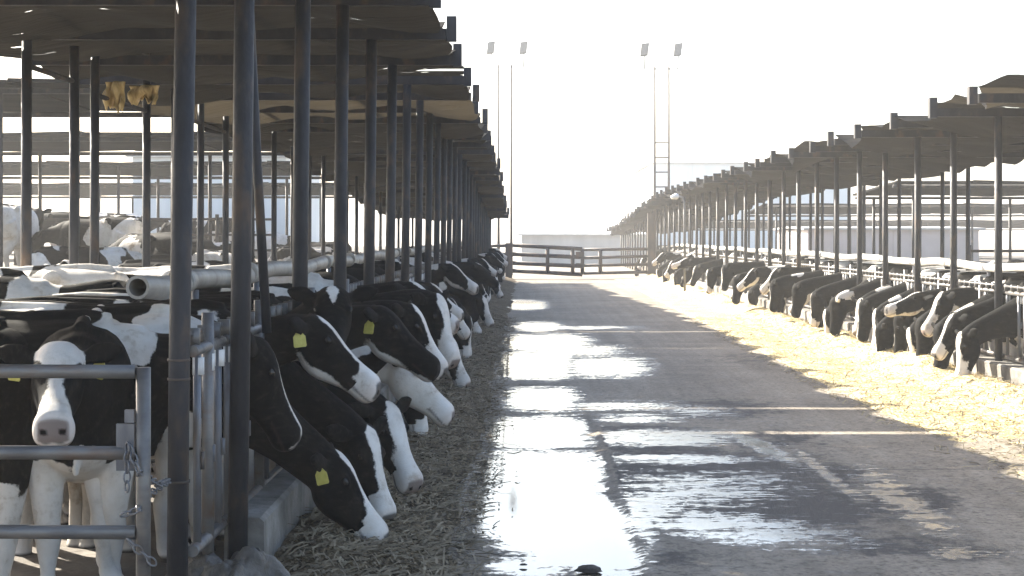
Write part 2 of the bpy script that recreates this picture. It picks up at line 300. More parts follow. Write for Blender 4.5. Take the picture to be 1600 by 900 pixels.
for bpar in [(1412, 790, 125, 40, 1., 2.5, 32), (1290, 745, 100, 20, 1., 2, 38), (1325, 768, 60, 10, 1.), (1510, 872, 85, 18, 1.)]: blob(chop, *bpar)
chop = np.clip(chop, 0, 1)
wet -= .6*sstep(-.38, -.62, gx); mud *= 1-(1-sstep(.60, .72, gx))*sstep(19, 16, gd); wet -= .85*np.exp(-((gx-.63-.07*(vnoise(gd*1.3, gd*0+5, 3)-.5))/.024)**2)*sstep(17, 14, gd)*sstep(8.6, 9.0, gd)            # the feed side stays dry
gz = .003+.010*(vnoise(gx*1.2, gd*.8, 4)-.5)*sstep(.6, 1.2, gx)-.012*np.exp(-((gx-.12)/.40)**2)+.022*sstep(.56, .66, gx+.05*(vnoise(gd*.7, gd*0+3)-.5))*sstep(16, 13, gd)+.01*(vnoise(gx*9, gd*6, 3)-.5)*sstep(.65, .9, gx)*np.clip(mud, 0, 1)
road = npmesh('feed_alley', np.stack([gx.ravel(), gd.ravel(), gz.ravel()], 1), gridfaces(len(xs), len(ds)), M['road'])
fattr(road.data, 'wet', wet.ravel()); fattr(road.data, 'mud', mud.ravel()); fattr(road.data, 'chop', chop.ravel()); tag(road, kind='structure')
# pens: the ground rises to a mound behind the bunks
def penz(x, d, side):
    if side < 0: return .02+.95*sstep(5.0, 10.5, -x)*sstep(11, 27, d)+.05*sstep(2.5, 5, -x)
    return -.10+.45*sstep(8, 14, x)
for nm, x0, x1, side in (('pen_ground', -62, -1.62, -1), ('pen_ground', 5.85, 75, 1)):
    xs2 = np.linspace(x0, x1, 130); d2 = np.linspace(2, 110, 170); a, b2 = np.meshgrid(xs2, d2, indexing='ij')
    z = np.vectorize(lambda X, D: penz(X, D, side))(a, b2)+.07*(vnoise(a*1.1, b2*1.1, 4)-.5)
    tag(npmesh(nm, np.stack([a.ravel(), b2.ravel(), z.ravel()], 1), gridfaces(130, 170), M['pen_mud']), kind='structure')
# kerbs
def kerb(x0, x1, y0, y1, h):
    m = MB(); n = int((y1-y0)/2.4)
    for i in range(n):
        a = y0+(y1-y0)*i/n; b3 = y0+(y1-y0)*(i+1)/n-.018; j = random.uniform(-.012, .012); c = .022
        m.add([(x0, a, -.02), (x1+j, a, -.02), (x1+j, a, h-c), (x1+j-c, a, h+j*.5), (x0, a, h+j*.5), (x0, b3, -.02), (x1+j, b3, -.02), (x1+j, b3, h-c), (x1+j-c, b3, h+j*.5), (x0, b3, h+j*.5)],
              [(0, 1, 2, 3, 4), (9, 8, 7, 6, 5), (1, 6, 7, 2), (2, 7, 8, 3), (3, 8, 9, 4), (4, 9, 5, 0), (0, 5, 6, 1)])
    return m
tag(kerb(-1.53, -1.325, 7.93, 63, .37).build('kerb', M['conc']), kind='structure')
k2 = kerb(-.15, .20, 9, 64, .31); k2.v = [(5.65-x if True else x, y, z) for x, y, z in k2.v]; k2.f = [f[::-1] for f in k2.f]
tag(k2.build('kerb', M['conc']), kind='structure')

# ------------------------------------------------------------------ feed along both kerbs (stuff) with loose stalks
def feedz(x, d, side):
    if side < 0:
        u = (x+1.34)/(-.36+.16*(vnoise(d*1.1, d*0+2.2, 3)-.5)*2+1.34)
        base = .15*np.clip(1-np.abs(u-.25)/.75, 0, 1)**.8*sstep(1.02, .8, u)
    else:
        u = (5.44-x)/(5.44-3.50+.12*(vnoise(d*.9, d*0+7.7, 3)-.5))
        base = .24*np.exp(-((u-.16)/.20)**2)*(.5+.8*vnoise(x*.9+4, d*.55, 2))+.022*sstep(1.0, .88, u)-.002
    return base*(.55+.9*vnoise(x*2.2, d*1.3, 3))+(.085 if side < 0 else .12)*(vnoise(x*5.5, d*5, 4)-.5)*np.clip(base*12, 0, 1)+.004*np.sign(base)-.012*(base < .003)
def feed(side, x0, x1, d0, d1, ns, label):
    dd = [d0]
    while dd[-1] < d1: dd.append(dd[-1]+max(.035, dd[-1]*.0045))
    dd = np.array(dd); xx = np.arange(x0, x1, .03); a, b4 = np.meshgrid(xx, dd, indexing='ij'); z = feedz(a, b4, side)
    V = np.stack([a.ravel(), b4.ravel(), z.ravel()], 1); Fq = gridfaces(len(xx), len(dd))
    zz = z.ravel(); keep = (zz[Fq].max(1) > .0045); Fq = Fq[keep]
    vs_, fs = V.tolist(), Fq.tolist(); nm = len(fs)
    # stalks: thin slightly bent slivers lying on the heap
    u = rng.random(ns); sd_ = d0+(min(d1, 34)-d0)*u**2.2
    sx = x0+(x1-x0-.22)*rng.random(ns)**1.15+.10*np.abs(rng.normal(0, 1, ns)) if side < 0 else x1-(x1-x0+.1)*rng.random(ns)**1.3; sz = np.maximum(feedz(sx, sd_, side), .004)+.004
    ang = rng.random(ns)*math.pi; ln = .03+.15*rng.random(ns)**2; wd = .0025+.004*rng.random(ns); tl = rng.normal(0, .28, ns)
    for i in range(ns):
        c, s_ = math.cos(ang[i]), math.sin(ang[i]); h = ln[i]*.5; dz = abs(tl[i])*h; b5 = len(vs_); w = wd[i]
        x, y, z0 = sx[i], sd_[i], sz[i]
        vs_ += [[x-c*h+s_*w, y-s_*h-c*w, z0], [x-c*h-s_*w, y-s_*h+c*w, z0+w], [x+s_*w, y-c*w, z0+dz*.9+w], [x-s_*w, y+c*w, z0+dz*.9+2*w], [x+c*h+s_*w, y+s_*h-c*w, z0+dz*1.2], [x+c*h-s_*w, y+s_*h+c*w, z0+dz*1.2+w]]
        fs += [[b5, b5+2, b5+3, b5+1], [b5+2, b5+4, b5+5, b5+3]]
    me = bpy.data.meshes.new('feed'); me.from_pydata(vs_, [], fs); me.materials.append(M['feed' if side < 0 else 'feed_sun_tone']); me.materials.append(M['straw_shade_tone' if side < 0 else 'straw'])
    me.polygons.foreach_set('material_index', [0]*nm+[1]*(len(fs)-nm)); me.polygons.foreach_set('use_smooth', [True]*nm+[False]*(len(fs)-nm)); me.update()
    tag(link(bpy.data.objects.new('feed', me)), label, 'feed', kind='stuff')
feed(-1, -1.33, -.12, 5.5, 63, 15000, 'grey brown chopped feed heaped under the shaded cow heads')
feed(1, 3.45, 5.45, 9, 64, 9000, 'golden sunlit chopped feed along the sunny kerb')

# ------------------------------------------------------------------ shade shelters over the two rows
def shelter(side, name, label):
    if side < 0: xp, s, z0, xe, xi, dr, dstart, n, lean = XL, SL, ZL, EL, IL, droopL, 7.84-2*SL, 28, .011
    else: xp, s, z0, xe, xi, dr, dstart, n, lean = XR, SR, ZR, ER, IR, droopR, 18.6-5*SR, 44, 0
    root = empty(name, (xp, dstart, 0), 0, label, 'shelter'); ox, oy = xp, dstart
    def ch(o): o.parent = root; o.location = (0, 0, 0); o.matrix_parent_inverse = Matrix.Identity(4); return o
    sg = 1 if side < 0 else -1
    ys = [dstart+i*s for i in range(n)]
    for i, y in enumerate(ys):
        zb = z0-dr(y)
        m = MB(); r = .050 if side < 0 else .045; top = zb
        if not (side < 0 and i < 2):                   # two bays hang over the camera's side without a post in view
            j = random.uniform(-.012, .012)
            m.tube([(0, y-oy, -.05), (lean*top*.5+j, y-oy, top*.5), (lean*top+j, y-oy, top)], r, 12)
            m.build('post', M['post'], root, True)
        # beam across, its end plate standing up at the alley edge
        m = MB(); a, b = sorted((xe-ox, xi-ox)); m.box(a, b, y-oy-.04, y-oy+.04, zb+.001, zb+.10)
        bo = m.build('beam', M['post'], root); ej = random.uniform(-.02, .07)*sg; eh = random.uniform(-.05, .03)
        m = MB(); m.box(xe-ox+ej-.045, xe-ox+ej+.045, y-oy-.046, y-oy+.046, zb-.015, zb+.215+eh); m.build('end_plate', M['post'], bo)
    # inner posts
    if side < 0: inner = [13.3, 14.7, 15.4, 17.5, 18.9, 20.4, 22.1]+[24.2+2.13*k for k in range(18)]
    else: inner = [18.0+SR*k for k in range(36)]
    XI = -4.25 if side < 0 else 8.9
    for y in inner:
        m = MB(); m.tube([(XI-ox, y-oy, -.05), (XI-ox+.01, y-oy, z0-dr(y))], .045, 10); m.build('inner_post', M['post'], root, True)
    if side < 0:
        for ya, yb, zq in ((13.3, 14.7, 3.24), (19.0, 22.1, 3.25), (15.4, 17.5, 3.18)):
            m = MB(); m.tube([(XI-ox, ya-oy, zq), (XI-ox, yb-oy, zq)], .025, 8); m.build('crossbar', M['post'], root, True)
    # two runs of tube under the cloth
    for fx in (.36, .72):
        X = xe+(xi-xe)*fx-ox; m = MB(); m.tube([(X, y-oy, z0-dr(y)+.135) for y in ys], .03, 8); m.build('purlin', M['brown'], root, True)
    # cloth bays, sagging between beams
    NU, NV = 22, 14
    for i in range(n-1):
        y0, y1 = ys[i], ys[i+1]; g0, g1 = .0, .0
        if side < 0:
            if i in (6,): g1 = .20
            if i in (7,): g1 = .16
            if i in (13, 24): g1 = .14
            if random.random() < .2: g0 = .05
        sag = random.uniform(.18, .34); ins = random.uniform(.03, .09) if side < 0 else random.uniform(.12, .3); ph = random.uniform(0, 6)
        u = np.linspace(0, 1, NU)[:, None]; v = np.linspace(0, 1, NV)[None]
        edge = ins*np.sin(np.pi*v)**.8+.05*np.sin(v*9+ph)*np.sin(np.pi*v)+(.16*(vnoise(v*6+i*3.1, v*0+i)-.5)-random.choice([0, 0, .10, .2])*np.sin(np.pi*v)**2)*(1 if side > 0 else .3)
        x = (xe-sg*edge)*(1-u)+xi*u+0*v
        y = y0+g0+(y1-y0-g0-g1)*v+0*u
        zb = z0-dr(y0)+(dr(y0)-dr(y1))*v
        z = zb+.165-sag*np.sin(np.pi*v)*(.75+.25*np.cos(u*5+ph))+.055*np.sin(u*17+ph+v*5)*np.sin(np.pi*v)+.05*np.sin(np.pi*v)*(vnoise(u*4+ph, v*3+i)-.5)*2+.06*(1-u)**6*np.sin(np.pi*v)
        flap = random.choice([0, 0, -.16, .10, -.28] if side > 0 else [0, 0, 0, -.10, .05]); z = z+flap*np.clip(1-u*4, 0, 1)**1.5*np.sin(np.pi*np.clip(v*1.3-random.choice([0, .3]), 0, 1))
        if i == 4 and side > 0: z = z+.2*(1-u)**3*np.sin(np.pi*v)**2
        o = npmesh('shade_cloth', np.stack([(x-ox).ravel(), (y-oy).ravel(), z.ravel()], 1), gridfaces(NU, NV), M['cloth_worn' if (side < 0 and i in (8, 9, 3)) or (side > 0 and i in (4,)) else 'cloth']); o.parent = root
    return root
shL = shelter(-1, 'feed_shelter', 'long dark post and cloth shelter over the shaded row of cows')
shR = shelter(1, 'feed_shelter', 'long dark post and cloth shelter over the sunlit row of cows')
# a leaning brace tied to the shaded shelter, and torn tarp hanging under it
m = MB(); m.tube([(PX(386, 8.6), 8.6, PZ(-60, 8.6)), (PX(402, 8.6), 8.6, PZ(260, 8.6)), (PX(417, 8.6), 8.6, PZ(520, 8.6))], .026, 10)
tag(m.build('brace_pole', M['post'], None, True), 'thin dark pole leaning beside the second shelter post', 'pole')
def ragged(name, px0, px1, py0, py1, d, seed, label):
    r = np.random.default_rng(seed); nu, nv = 26, 16
    u = np.linspace(0, 1, nu)[:, None]; v = np.linspace(0, 1, nv)[None]
    bot = .55+.45*r.random((nu, 1)); bot = (bot+np.roll(bot, 1, 0))/2
    X = PX(px0, d)+(PX(px1, d)-PX(px0, d))*(u+.12*v*np.sin(u*9+seed))+.012*np.sin(v*7+u*9); Z = PZ(py0, d)-(PZ(py0, d)-PZ(py1, d))*v*bot; Y = d+.05*np.sin(u*15+seed)*(.3+v)+.03*np.sin(v*7+u*5)
    o = npmesh(name, np.stack([X.ravel(), (Y+0*X).ravel(), Z.ravel()], 1), gridfaces(nu, nv), M['gold'])
    s = o.modifiers.new('thick', 'SOLIDIFY'); s.thickness = .012
    return tag(o, label, 'tarp')
ragged('torn_tarp', 165, 196, 128, 182, 15.9, 3, 'torn golden tarp hanging from the shelter beam like a rag')
ragged('torn_tarp', 202, 250, 134, 165, 16.2, 9, 'bunched pale tarp caught on the beam beside the hanging rag')

# ------------------------------------------------------------------ cows
def ring(c, u, v, w, ht, hb, n=22, pw=.86):
    t = np.arange(n)*2*np.pi/n; C = np.cos(t); S = np.sin(t)
    y = np.sign(C)*np.abs(C)**pw*w; z = np.sign(S)*np.abs(S)**pw*np.where(S > 0, ht, hb)
    return np.asarray(c)+y[:, None]*np.asarray(u)+z[:, None]*np.asarray(v)
def lofted(rings):
    m, n = len(rings), len(rings[0]); V = np.concatenate(rings+[rings[0].mean(0)[None], rings[-1].mean(0)[None]]); Fq = []
    for i in range(m-1):
        for k in range(n): a = i*n+k; b = i*n+(k+1) % n; Fq.append((a, b, b+n, a+n))
    for k in range(n): Fq.append((m*n, (k+1) % n, k)); Fq.append((m*n+1, (m-1)*n+k, (m-1)*n+(k+1) % n))
    return V, Fq
def unit(a): a = np.asarray(a, float); return a/np.linalg.norm(a)
X_, Y_, Z_ = np.eye(3)
def tubeloft(pts, rs, n=14, flat=1.0):
    pts = [np.asarray(p, float) for p in pts]; out = []
    for i, p in enumerate(pts):
        t = unit(pts[min(i+1, len(pts)-1)]-pts[max(i-1, 0)]); u = unit(np.cross(t, X_) if abs(t[0]) < .8 else np.cross(t, Z_)); v = np.cross(t, u)
        out.append(ring(p, u, v, rs[i]*flat, rs[i], rs[i], n, 1))
    return lofted(out)
TORSO = [(-1.26, 1.34, 1.12, .06), (-1.22, 1.37, .92, .15), (-1.12, 1.39, .80, .22), (-.95, 1.40, .70, .265), (-.72, 1.405, .64, .285), (-.45, 1.385, .585, .30), (-.2, 1.37, .555, .315),
         (0, 1.38, .565, .295), (.14, 1.375, .60, .26), (.28, 1.31, .66, .215), (.38, 1.22, .74, .15), (.43, 1.12, .84, .08)]
HEAD = [(-.035, -.01, -.11, .060), (-.01, .025, -.15, .090), (.03, .040, -.18, .108), (.09, .046, -.215, .116), (.15, .040, -.242, .118), (.20, .028, -.246, .112), (.26, .016, -.236, .094),
        (.33, .008, -.208, .078), (.40, .006, -.182, .072), (.455, .010, -.172, .078), (.505, .012, -.170, .092), (.54, -.002, -.164, .090), (.567, -.030, -.145, .076), (.585, -.065, -.118, .045)]
def head_frame(poll, muz):
    a = unit(muz-poll); l = np.array([-a[1], a[0], 0.])
    if np.hypot(a[0], a[1]) < .25: l = l+np.array([0, .6, 0.])
    l = l-a*np.dot(a, l); l = unit(l); d = np.cross(a, l)
    return a, l, d
def cow_shape(poll, muz, voxel=.016, legj=0., wide=1.0):
    """one continuous surface; local frame: x forward, withers above the origin"""
    poll = np.asarray(poll, float); muz = np.asarray(muz, float); a, l, d = head_frame(poll, muz); hs = 1.0
    parts = [lofted([ring((x, 0, (zt+zb)/2+.03), Y_, Z_, w*wide, (zt-zb)/2-.03, (zt-zb)/2+.03, 26) for x, zt, zb, w in TORSO])]
    # neck
    pz = .90+.18*min(1, max(0, (poll[2]-.55)/.6)); p0 = np.array([.04, 0, pz-.02]); p1 = np.array([.34, 0, pz]); p3 = poll+a*.055-d*.095; tin = unit(p3-p1)
    c1 = p1+.14*unit(X_*.8+tin*.5); c2 = p3-unit(tin*.7+a*.5)*.16
    ts = np.linspace(0, 1, 9); bz = [(1-t)**3*p1+3*(1-t)**2*t*c1+3*(1-t)*t*t*c2+t**3*p3 for t in ts]
    pts = [p0, p0*.5+p1*.5]+bz; hh = [.31, .29]+list(np.interp(ts, [0, .3, .6, 1], [.265, .190, .148, .128])); ww = [.22, .20]+list(np.interp(ts, [0, .3, .6, 1], [.175, .125, .100, .088]))
    rg = []
    for i, p in enumerate(pts):
        t = unit(pts[min(i+1, len(pts)-1)]-pts[max(i-1, 0)]); lat = Y_*(1-i/len(pts))+l*(i/len(pts)); u = unit(lat-t*np.dot(lat, t)); v = np.cross(t, u)
        rg.append(ring(p, u, v, ww[i], hh[i], hh[i], 22, .95))
    parts.append(lofted(rg))
    # head
    parts.append(lofted([ring(poll+a*t+d*((tp+bt)/2), l, d, w, (tp-bt)/2, (tp-bt)/2, 24, .82) for t, tp, bt, w in HEAD]))
    for s in (1, -1):      # brow, cheek, ear
        parts.append(lofted([ring(poll+a*(.165+k*.032)+l*s*.098-d*.012, l, d, .020*q, .030*q, .030*q, 10, 1) for k, q in ((-1, .35), (-.5, .85), (0, 1), (.5, .85), (1, .35))]))
        e = unit(l*s*1.0-a*.42-d*.02); q = unit(a*.9+d*-.5-e*np.dot(a*.9-d*.5, e)); w_ = np.cross(e, q)
        parts.append(lofted([ring(poll+a*.045+l*s*.075-d*.045+e*k, q, w_, ww_, .020, .020, 12, 1) for k, ww_ in ((0, .026), (.05, .036), (.10, .056), (.15, .058), (.19, .042), (.225, .014))]))
    # hooks and pin bones, a ridge of spine, dewlap
    for s in (1, -1):
        parts.append(lofted([ring((-.70+k*.05, s*.245, 1.335), Y_, Z_, .05*q, .06*q, .06*q, 12, 1) for k, q in ((-1.6, .3), (-.8, .85), (0, 1), (.8, .85), (1.6, .3))]))
        parts.append(lofted([ring((-1.19+k*.035, s*.10, 1.33), Y_, Z_, .04*q, .05*q, .05*q, 12, 1) for k, q in ((-1.4, .3), (0, 1), (1.4, .3))]))
    parts.append(lofted([ring((x, 0, z), Y_, Z_, .035, .03, .05, 10, 1) for x, z in ((.16, 1.375), (.02, 1.40), (-.3, 1.385), (-.6, 1.405), (-.95, 1.415), (-1.15, 1.40))]))
    parts.append(tubeloft([p1*.75+p3*.25-np.array([0, 0, .20]), p1-np.array([-.02, 0, .34]), np.array([.36, 0, .66])], [.03, .05, .03], 10, .5))
    # legs
    for s in (1, -1):
        j = legj*s
        parts.append(tubeloft([(.10, s*.17, 1.02), (.09, s*.175, .78), (.13+j*.3, s*.165, .62), (.13+j*.6, s*.155, .40), (.12+j*.8, s*.15, .33), (.12+j, s*.15, .16), (.13+j, s*.15, .10), (.165+j, s*.15, .045), (.175+j, s*.15, -.01)], [.13, .125, .092, .064, .068, .036, .048, .056, .062]))
        parts.append(tubeloft([(-.98, s*.15, 1.10), (-.88, s*.17, .86), (-.84-j*.3, s*.17, .70), (-1.02-j*.5, s*.155, .56), (-1.08-j*.8, s*.15, .47), (-1.04-j, s*.15, .30), (-1.02-j, s*.15, .12), (-.975-j, s*.15, .045), (-.965-j, s*.15, -.01)], [.20, .185, .13, .085, .066, .046, .048, .056, .060]))
    parts.append(lofted([ring((-.78, 0, z), Y_, X_, w, w*1.15, w*1.15, 16, 1) for z, w in ((.72, .14), (.62, .185), (.54, .18), (.47, .14), (.44, .07))]))
    parts.append(tubeloft([(-1.22, 0, 1.34), (-1.29, 0, 1.26), (-1.315, .01, 1.05), (-1.305, .02, .80), (-1.30, .02, .62), (-1.30, .02, .50), (-1.295, .02, .40)], [.035, .034, .026, .024, .034, .042, .016], 10))
    V = []; Fq = []; n = 0
    for v, f in parts: V.append(v); Fq += [tuple(i+n for i in q) for q in f]; n += len(v)
    V = np.concatenate(V)
    me = bpy.data.meshes.new('tmp'); me.from_pydata(V.tolist(), [], Fq); o = link(bpy.data.objects.new('tmp', me))
    rm = o.modifiers.new('r', 'REMESH'); rm.mode = 'VOXEL'; rm.voxel_size = voxel
    sm = o.modifiers.new('s', 'SMOOTH'); sm.factor = .5; sm.iterations = 5 if voxel < .02 else 2
    dg = bpy.context.evaluated_depsgraph_get(); res = bpy.data.meshes.new_from_object(o.evaluated_get(dg))
    bpy.data.objects.remove(o); bpy.data.meshes.remove(me)
    return res, (poll, a, l, d)
def coat(me, hf, face, seed, white=.35, chest=0, blaze=1.0, jaw=False, legs=True, spots=None):
    """the coat's patches and the darker features, as fields over the surface"""
    r = np.random.default_rng(seed); n = len(me.vertices); V = np.empty(n*3); me.vertices.foreach_get('co', V); V = V.reshape(-1, 3)
    poll, a, l, d = hf; Q = V-poll; T = Q@a; L = Q@l; Dd = Q@d; aL = np.abs(L)
    wob = .028*np.sin(V[:, 0]*11+r.random()*6)*np.sin(V[:, 2]*9+r.random()*6)+.02*np.sin(V[:, 1]*17+V[:, 2]*13+r.random()*6)+.012*np.sin(V[:, 0]*41+V[:, 2]*37)
    fld = np.full(n, -1.)
    nb = int(round(3+white*9)) if spots is None else 0
    for c, rad in (spots or []): fld = np.maximum(fld, rad-np.linalg.norm((V-np.array(c))*np.array([.9, .7, 1.2]), axis=1))
    for k in range(nb):
        c = np.array([r.uniform(-1.3, .35), r.choice([-1, 1])*r.uniform(.05, .3), r.uniform(.6, 1.45)]); rad = r.uniform(.12, .20+white*.28); sc_ = np.array([1, .7, r.uniform(.7, 1.5)])
        fld = np.maximum(fld, rad-np.linalg.norm((V-c)*sc_, axis=1))
    if legs: fld = np.maximum(fld, np.minimum(.50-V[:, 2], .2)+.06*np.sin(V[:, 0]*5))
    fld = np.maximum(fld, np.minimum(.62-V[:, 2], .25-np.abs(V[:, 1])))      # belly
    if chest: fld = np.maximum(fld, np.minimum(chest-V[:, 2], V[:, 0]+.1)+.03*np.sin(V[:, 1]*31)+.015*np.sin(V[:, 1]*73))
    fld = fld+wob
    inh = (T > -.02) & (T < .66) & (aL < .125+.03*(T > .3)) & (Dd > -.27) & (Dd < .09)
    prof = {'blaze': ([-.05, 0, .04, .10, .18, .28, .38, .44, .50], [-.02, .01, .035, .030, .024, .026, .038, .09, .16]),
            'thin': ([-.05, .02, .10, .25, .40, .50, .56], [-.02, .006, .014, .012, .018, .03, .05]),
            'star': ([-.05, 0, .05, .12, .17, .2, .6], [-.03, .03, .05, .02, -.01, -.03, -.06]),
            'white': ([-.05, 0, .06, .14, .22, .32, .40, .48, .6], [.06, .10, .115, .09, .055, .050, .075, .15, .2]),
            'wide': ([-.05, 0, .06, .14, .22, .32, .40, .48, .6], [-.02, .03, .06, .055, .06, .075, .10, .16, .2]),
            'black': ([-.05, .6], [-.06, -.06]), 'pale': ([-.05, .6], [.2, .2])}[face]
    bw = np.interp(T, *prof)*(blaze if face in ('blaze', 'thin') else 1)
    hf_ = np.where(bw > .12, bw-aL, np.minimum(bw-aL, (Dd+.085)*.8 if face != 'pale' else 9))
    if jaw: hf_ = np.maximum(hf_, np.minimum((-.185+.08*np.clip(T-.2, 0, .3)*2-Dd)*.9, (T-.10)*.5)+.008*np.sin(T*25))
    hf_ = hf_+.35*wob*(np.abs(hf_) < .1)
    fld = np.where(inh, hf_, fld)
    nk = (~inh) & (V[:, 0] > .42) & (V[:, 2] > .25); fld = np.where(nk, np.minimum(fld, -.02) if face != 'pale' else fld, fld)
    if seed % 5 in (1, 3) and spots is None:
        for k in range(2):
            c = poll-a*.1+np.array([-r.uniform(.15, .5), r.choice([-1, 1])*.1, r.uniform(-.12, .22)]); fld = np.where(inh, fld, np.maximum(fld, r.uniform(.07, .13)-np.linalg.norm((V-c)*np.array([.8, .6, 1.1]), axis=1)+wob))
    fattr(me, 'patch', fld)
    col = np.zeros((n, 4)); col[:, 3] = 1; w = np.zeros(n)
    def put(mask, c, s=1.0):
        k = np.clip(mask, 0, 1)*s; col[:, :3] = np.where((k > w)[:, None], np.array(c), col[:, :3]); np.maximum(w, k, out=w)
    nose = (.15, .112, .10) if face in ('white', 'wide', 'pale') else (.04, .036, .036)
    put(sstep(.525, .545, T)*sstep(-.105, -.09, Dd)*sstep(.075, .06, aL)*inh*(T < .66), nose, .9)
    put(sstep(.47, .56, T)*inh*.6*(fld > .015), (.42, .31, .28), .45)
    for s in (1, -1):
        put(1-np.sqrt(((L-s*.040)/.026)**2+((Dd+.050)/.026)**2+((T-.560)/.05)**2)*.8, (.006, .005, .005), 1.7)
        put(1-np.sqrt(((L-s*.030)/.030)**2+((Dd+.095)/.016)**2+((T-.565)/.05)**2)*.8, (.02, .015, .014), 1.2)
        put(1.4-np.sqrt(((L-s*.105)/.026)**2+((Dd+.012)/.018)**2+((T-.165)/.03)**2), (.008, .007, .007), 1.2)
    put((1.4-np.abs(Dd+.120)/.009)*(T > .40)*inh, (.03, .022, .02), .7)
    put(sstep(.065, .045, V[:, 2])*(V[:, 0] < .33)*(np.abs(V[:, 1]) < .3), (.03, .027, .025), 1)
    put(1.3-np.linalg.norm((V-np.array([-.78, 0, .53]))/np.array([.22, .19, .13]), axis=1), (.42, .27, .23), .8)
    put(sstep(.62, .30, V[:, 2])*(.25+.5*vnoise(V[:, 0]*9, V[:, 2]*9+V[:, 1]*7))*(V[:, 0] < .35)*sstep(.05, .12, V[:, 2]), (.13, .10, .07), .55)
    at = me.attributes.new('feat', 'FLOAT_COLOR', 'POINT'); at.data.foreach_set('color', col.ravel().astype(np.float32)); fattr(me, 'featw', w)
    me.materials.clear(); me.materials.append(M['cow']); me.polygons.foreach_set('use_smooth', [True]*len(me.polygons)); me.update()
def eye_mesh():
    m = MB(); n = 8
    vv = []; ff = []
    for i in range(7):
        th = math.pi*i/6
        for k in range(n): vv.append((math.sin(th)*math.cos(2*math.pi*k/n), math.sin(th)*math.sin(2*math.pi*k/n), math.cos(th)))
    for i in range(6):
        for k in range(n): ff.append((i*n+k, i*n+(k+1) % n, (i+1)*n+(k+1) % n, (i+1)*n+k))
    me = bpy.data.meshes.new('eye'); me.from_pydata(vv, [], ff); me.materials.append(M['eye']); me.polygons.foreach_set('use_smooth', [True]*len(ff)); return me
EYE = eye_mesh()
def tag_mesh():   # a two-lobed ear tag: narrow neck, broad plate
    pr = [(-.010, 0), (.010, 0), (.012, -.018), (.022, -.032), (.030, -.042), (.031, -.088), (.026, -.094), (-.026, -.094), (-.031, -.088), (-.030, -.042), (-.022, -.032), (-.012, -.018)]
    n = len(pr); vv = [(x, -.002, z) for x, z in pr]+[(x, .002, z) for x, z in pr]
    ff = [tuple(range(n)), tuple(range(2*n-1, n-1, -1))]+[(i, i+n, (i+1) % n+n, (i+1) % n) for i in range(n)]
    me = bpy.data.meshes.new('ear_tag'); me.from_pydata(vv, [], ff); me.materials.append(M['yellow']); return me
TAG = tag_mesh()
COWS = []
def put_cow(me, hf, loc, rz, label, group, eyes=True, tags=(), scale=1.0):
    o = link(bpy.data.objects.new('cow', me)); o.location = loc; o.rotation_euler = (0, 0, rz); o.scale = (scale,)*3; tag(o, label, 'cow', group)
    poll, a, l, d = hf
    if eyes:
        for s in (1, -1):
            e = link(bpy.data.objects.new('eye', EYE)); e.parent = o; e.location = poll+a*.166+l*s*.107-d*.012
            e.rotation_euler = Matrix((a, l, d)).transposed().to_euler(); e.scale = (.024, .012, .017)
    for s in tags:
        t = link(bpy.data.objects.new('ear_tag', TAG)); t.parent = o; ee = unit(l*s*1.0-a*.42-d*.02)
        t.location = poll+a*.045+l*s*.075-d*.045+ee*.13+np.array([0, 0, -.015]); t.rotation_euler = (random.uniform(-.35, .1), .1*s+random.uniform(-.2, .2), -rz+random.uniform(-.5, .5)); t.scale = (1.15,)*3
    COWS.append(o); return o
BUSY = {-1: [], 1: []}
def bunk_cow(side, pp, mp, d, face, label, seed, dmy=0., voxel=.016, tags=(), white=.35, group=None, neck=.62, eyes=True, sway=0., **kw):
    """a cow with its head out through the headlocks; poll and muzzle given as picture points at depth d"""
    W = lambda p, dd: np.array([PX(p[0], dd), dd, PZ(p[1], dd)])
    P, Mz = W(pp, d), W(mp, d+dmy); fwd = 1 if side < 0 else -1; rail = XL if side < 0 else XR
    return bunk_world(side, P, Mz, face, label, seed, voxel, tags, white, group, neck, eyes, sway, **kw)
def bunk_world(side, P, Mz, face, label, seed, voxel=.016, tags=(), white=.35, group=None, neck=.62, eyes=True, sway=0., shape=None, **kw):
    fwd = 1 if side < 0 else -1; rail = XL if side < 0 else XR
    dz = P[2]-(.88 if P[2] < .8 else 1.05); h = math.sqrt(max(.03, neck*neck-dz*dz)); bx = P[0]*fwd-h      # neck base
    bx = min(bx, rail*fwd-.12); ox = (bx-.34)*fwd                                  # withers
    gz = penz(ox, P[1], side)-.03
    M_ = lambda p: np.array([(p[0]-ox)*fwd, (p[1]-P[1]-sway)*fwd, p[2]-gz])
    me, hf = cow_shape(M_(P), M_(Mz), voxel, random.uniform(-.08, .08)) if shape is None else (shape[0].copy(), shape[1])
    coat(me, hf, face, seed, white, **kw); jaw_ = kw.get('jaw')
    BUSY[side].append((P[1]+sway, P[0]))
    return put_cow(me, hf, (ox, P[1]+sway, gz), 0 if side < 0 else math.pi, label, group, eyes, tags)

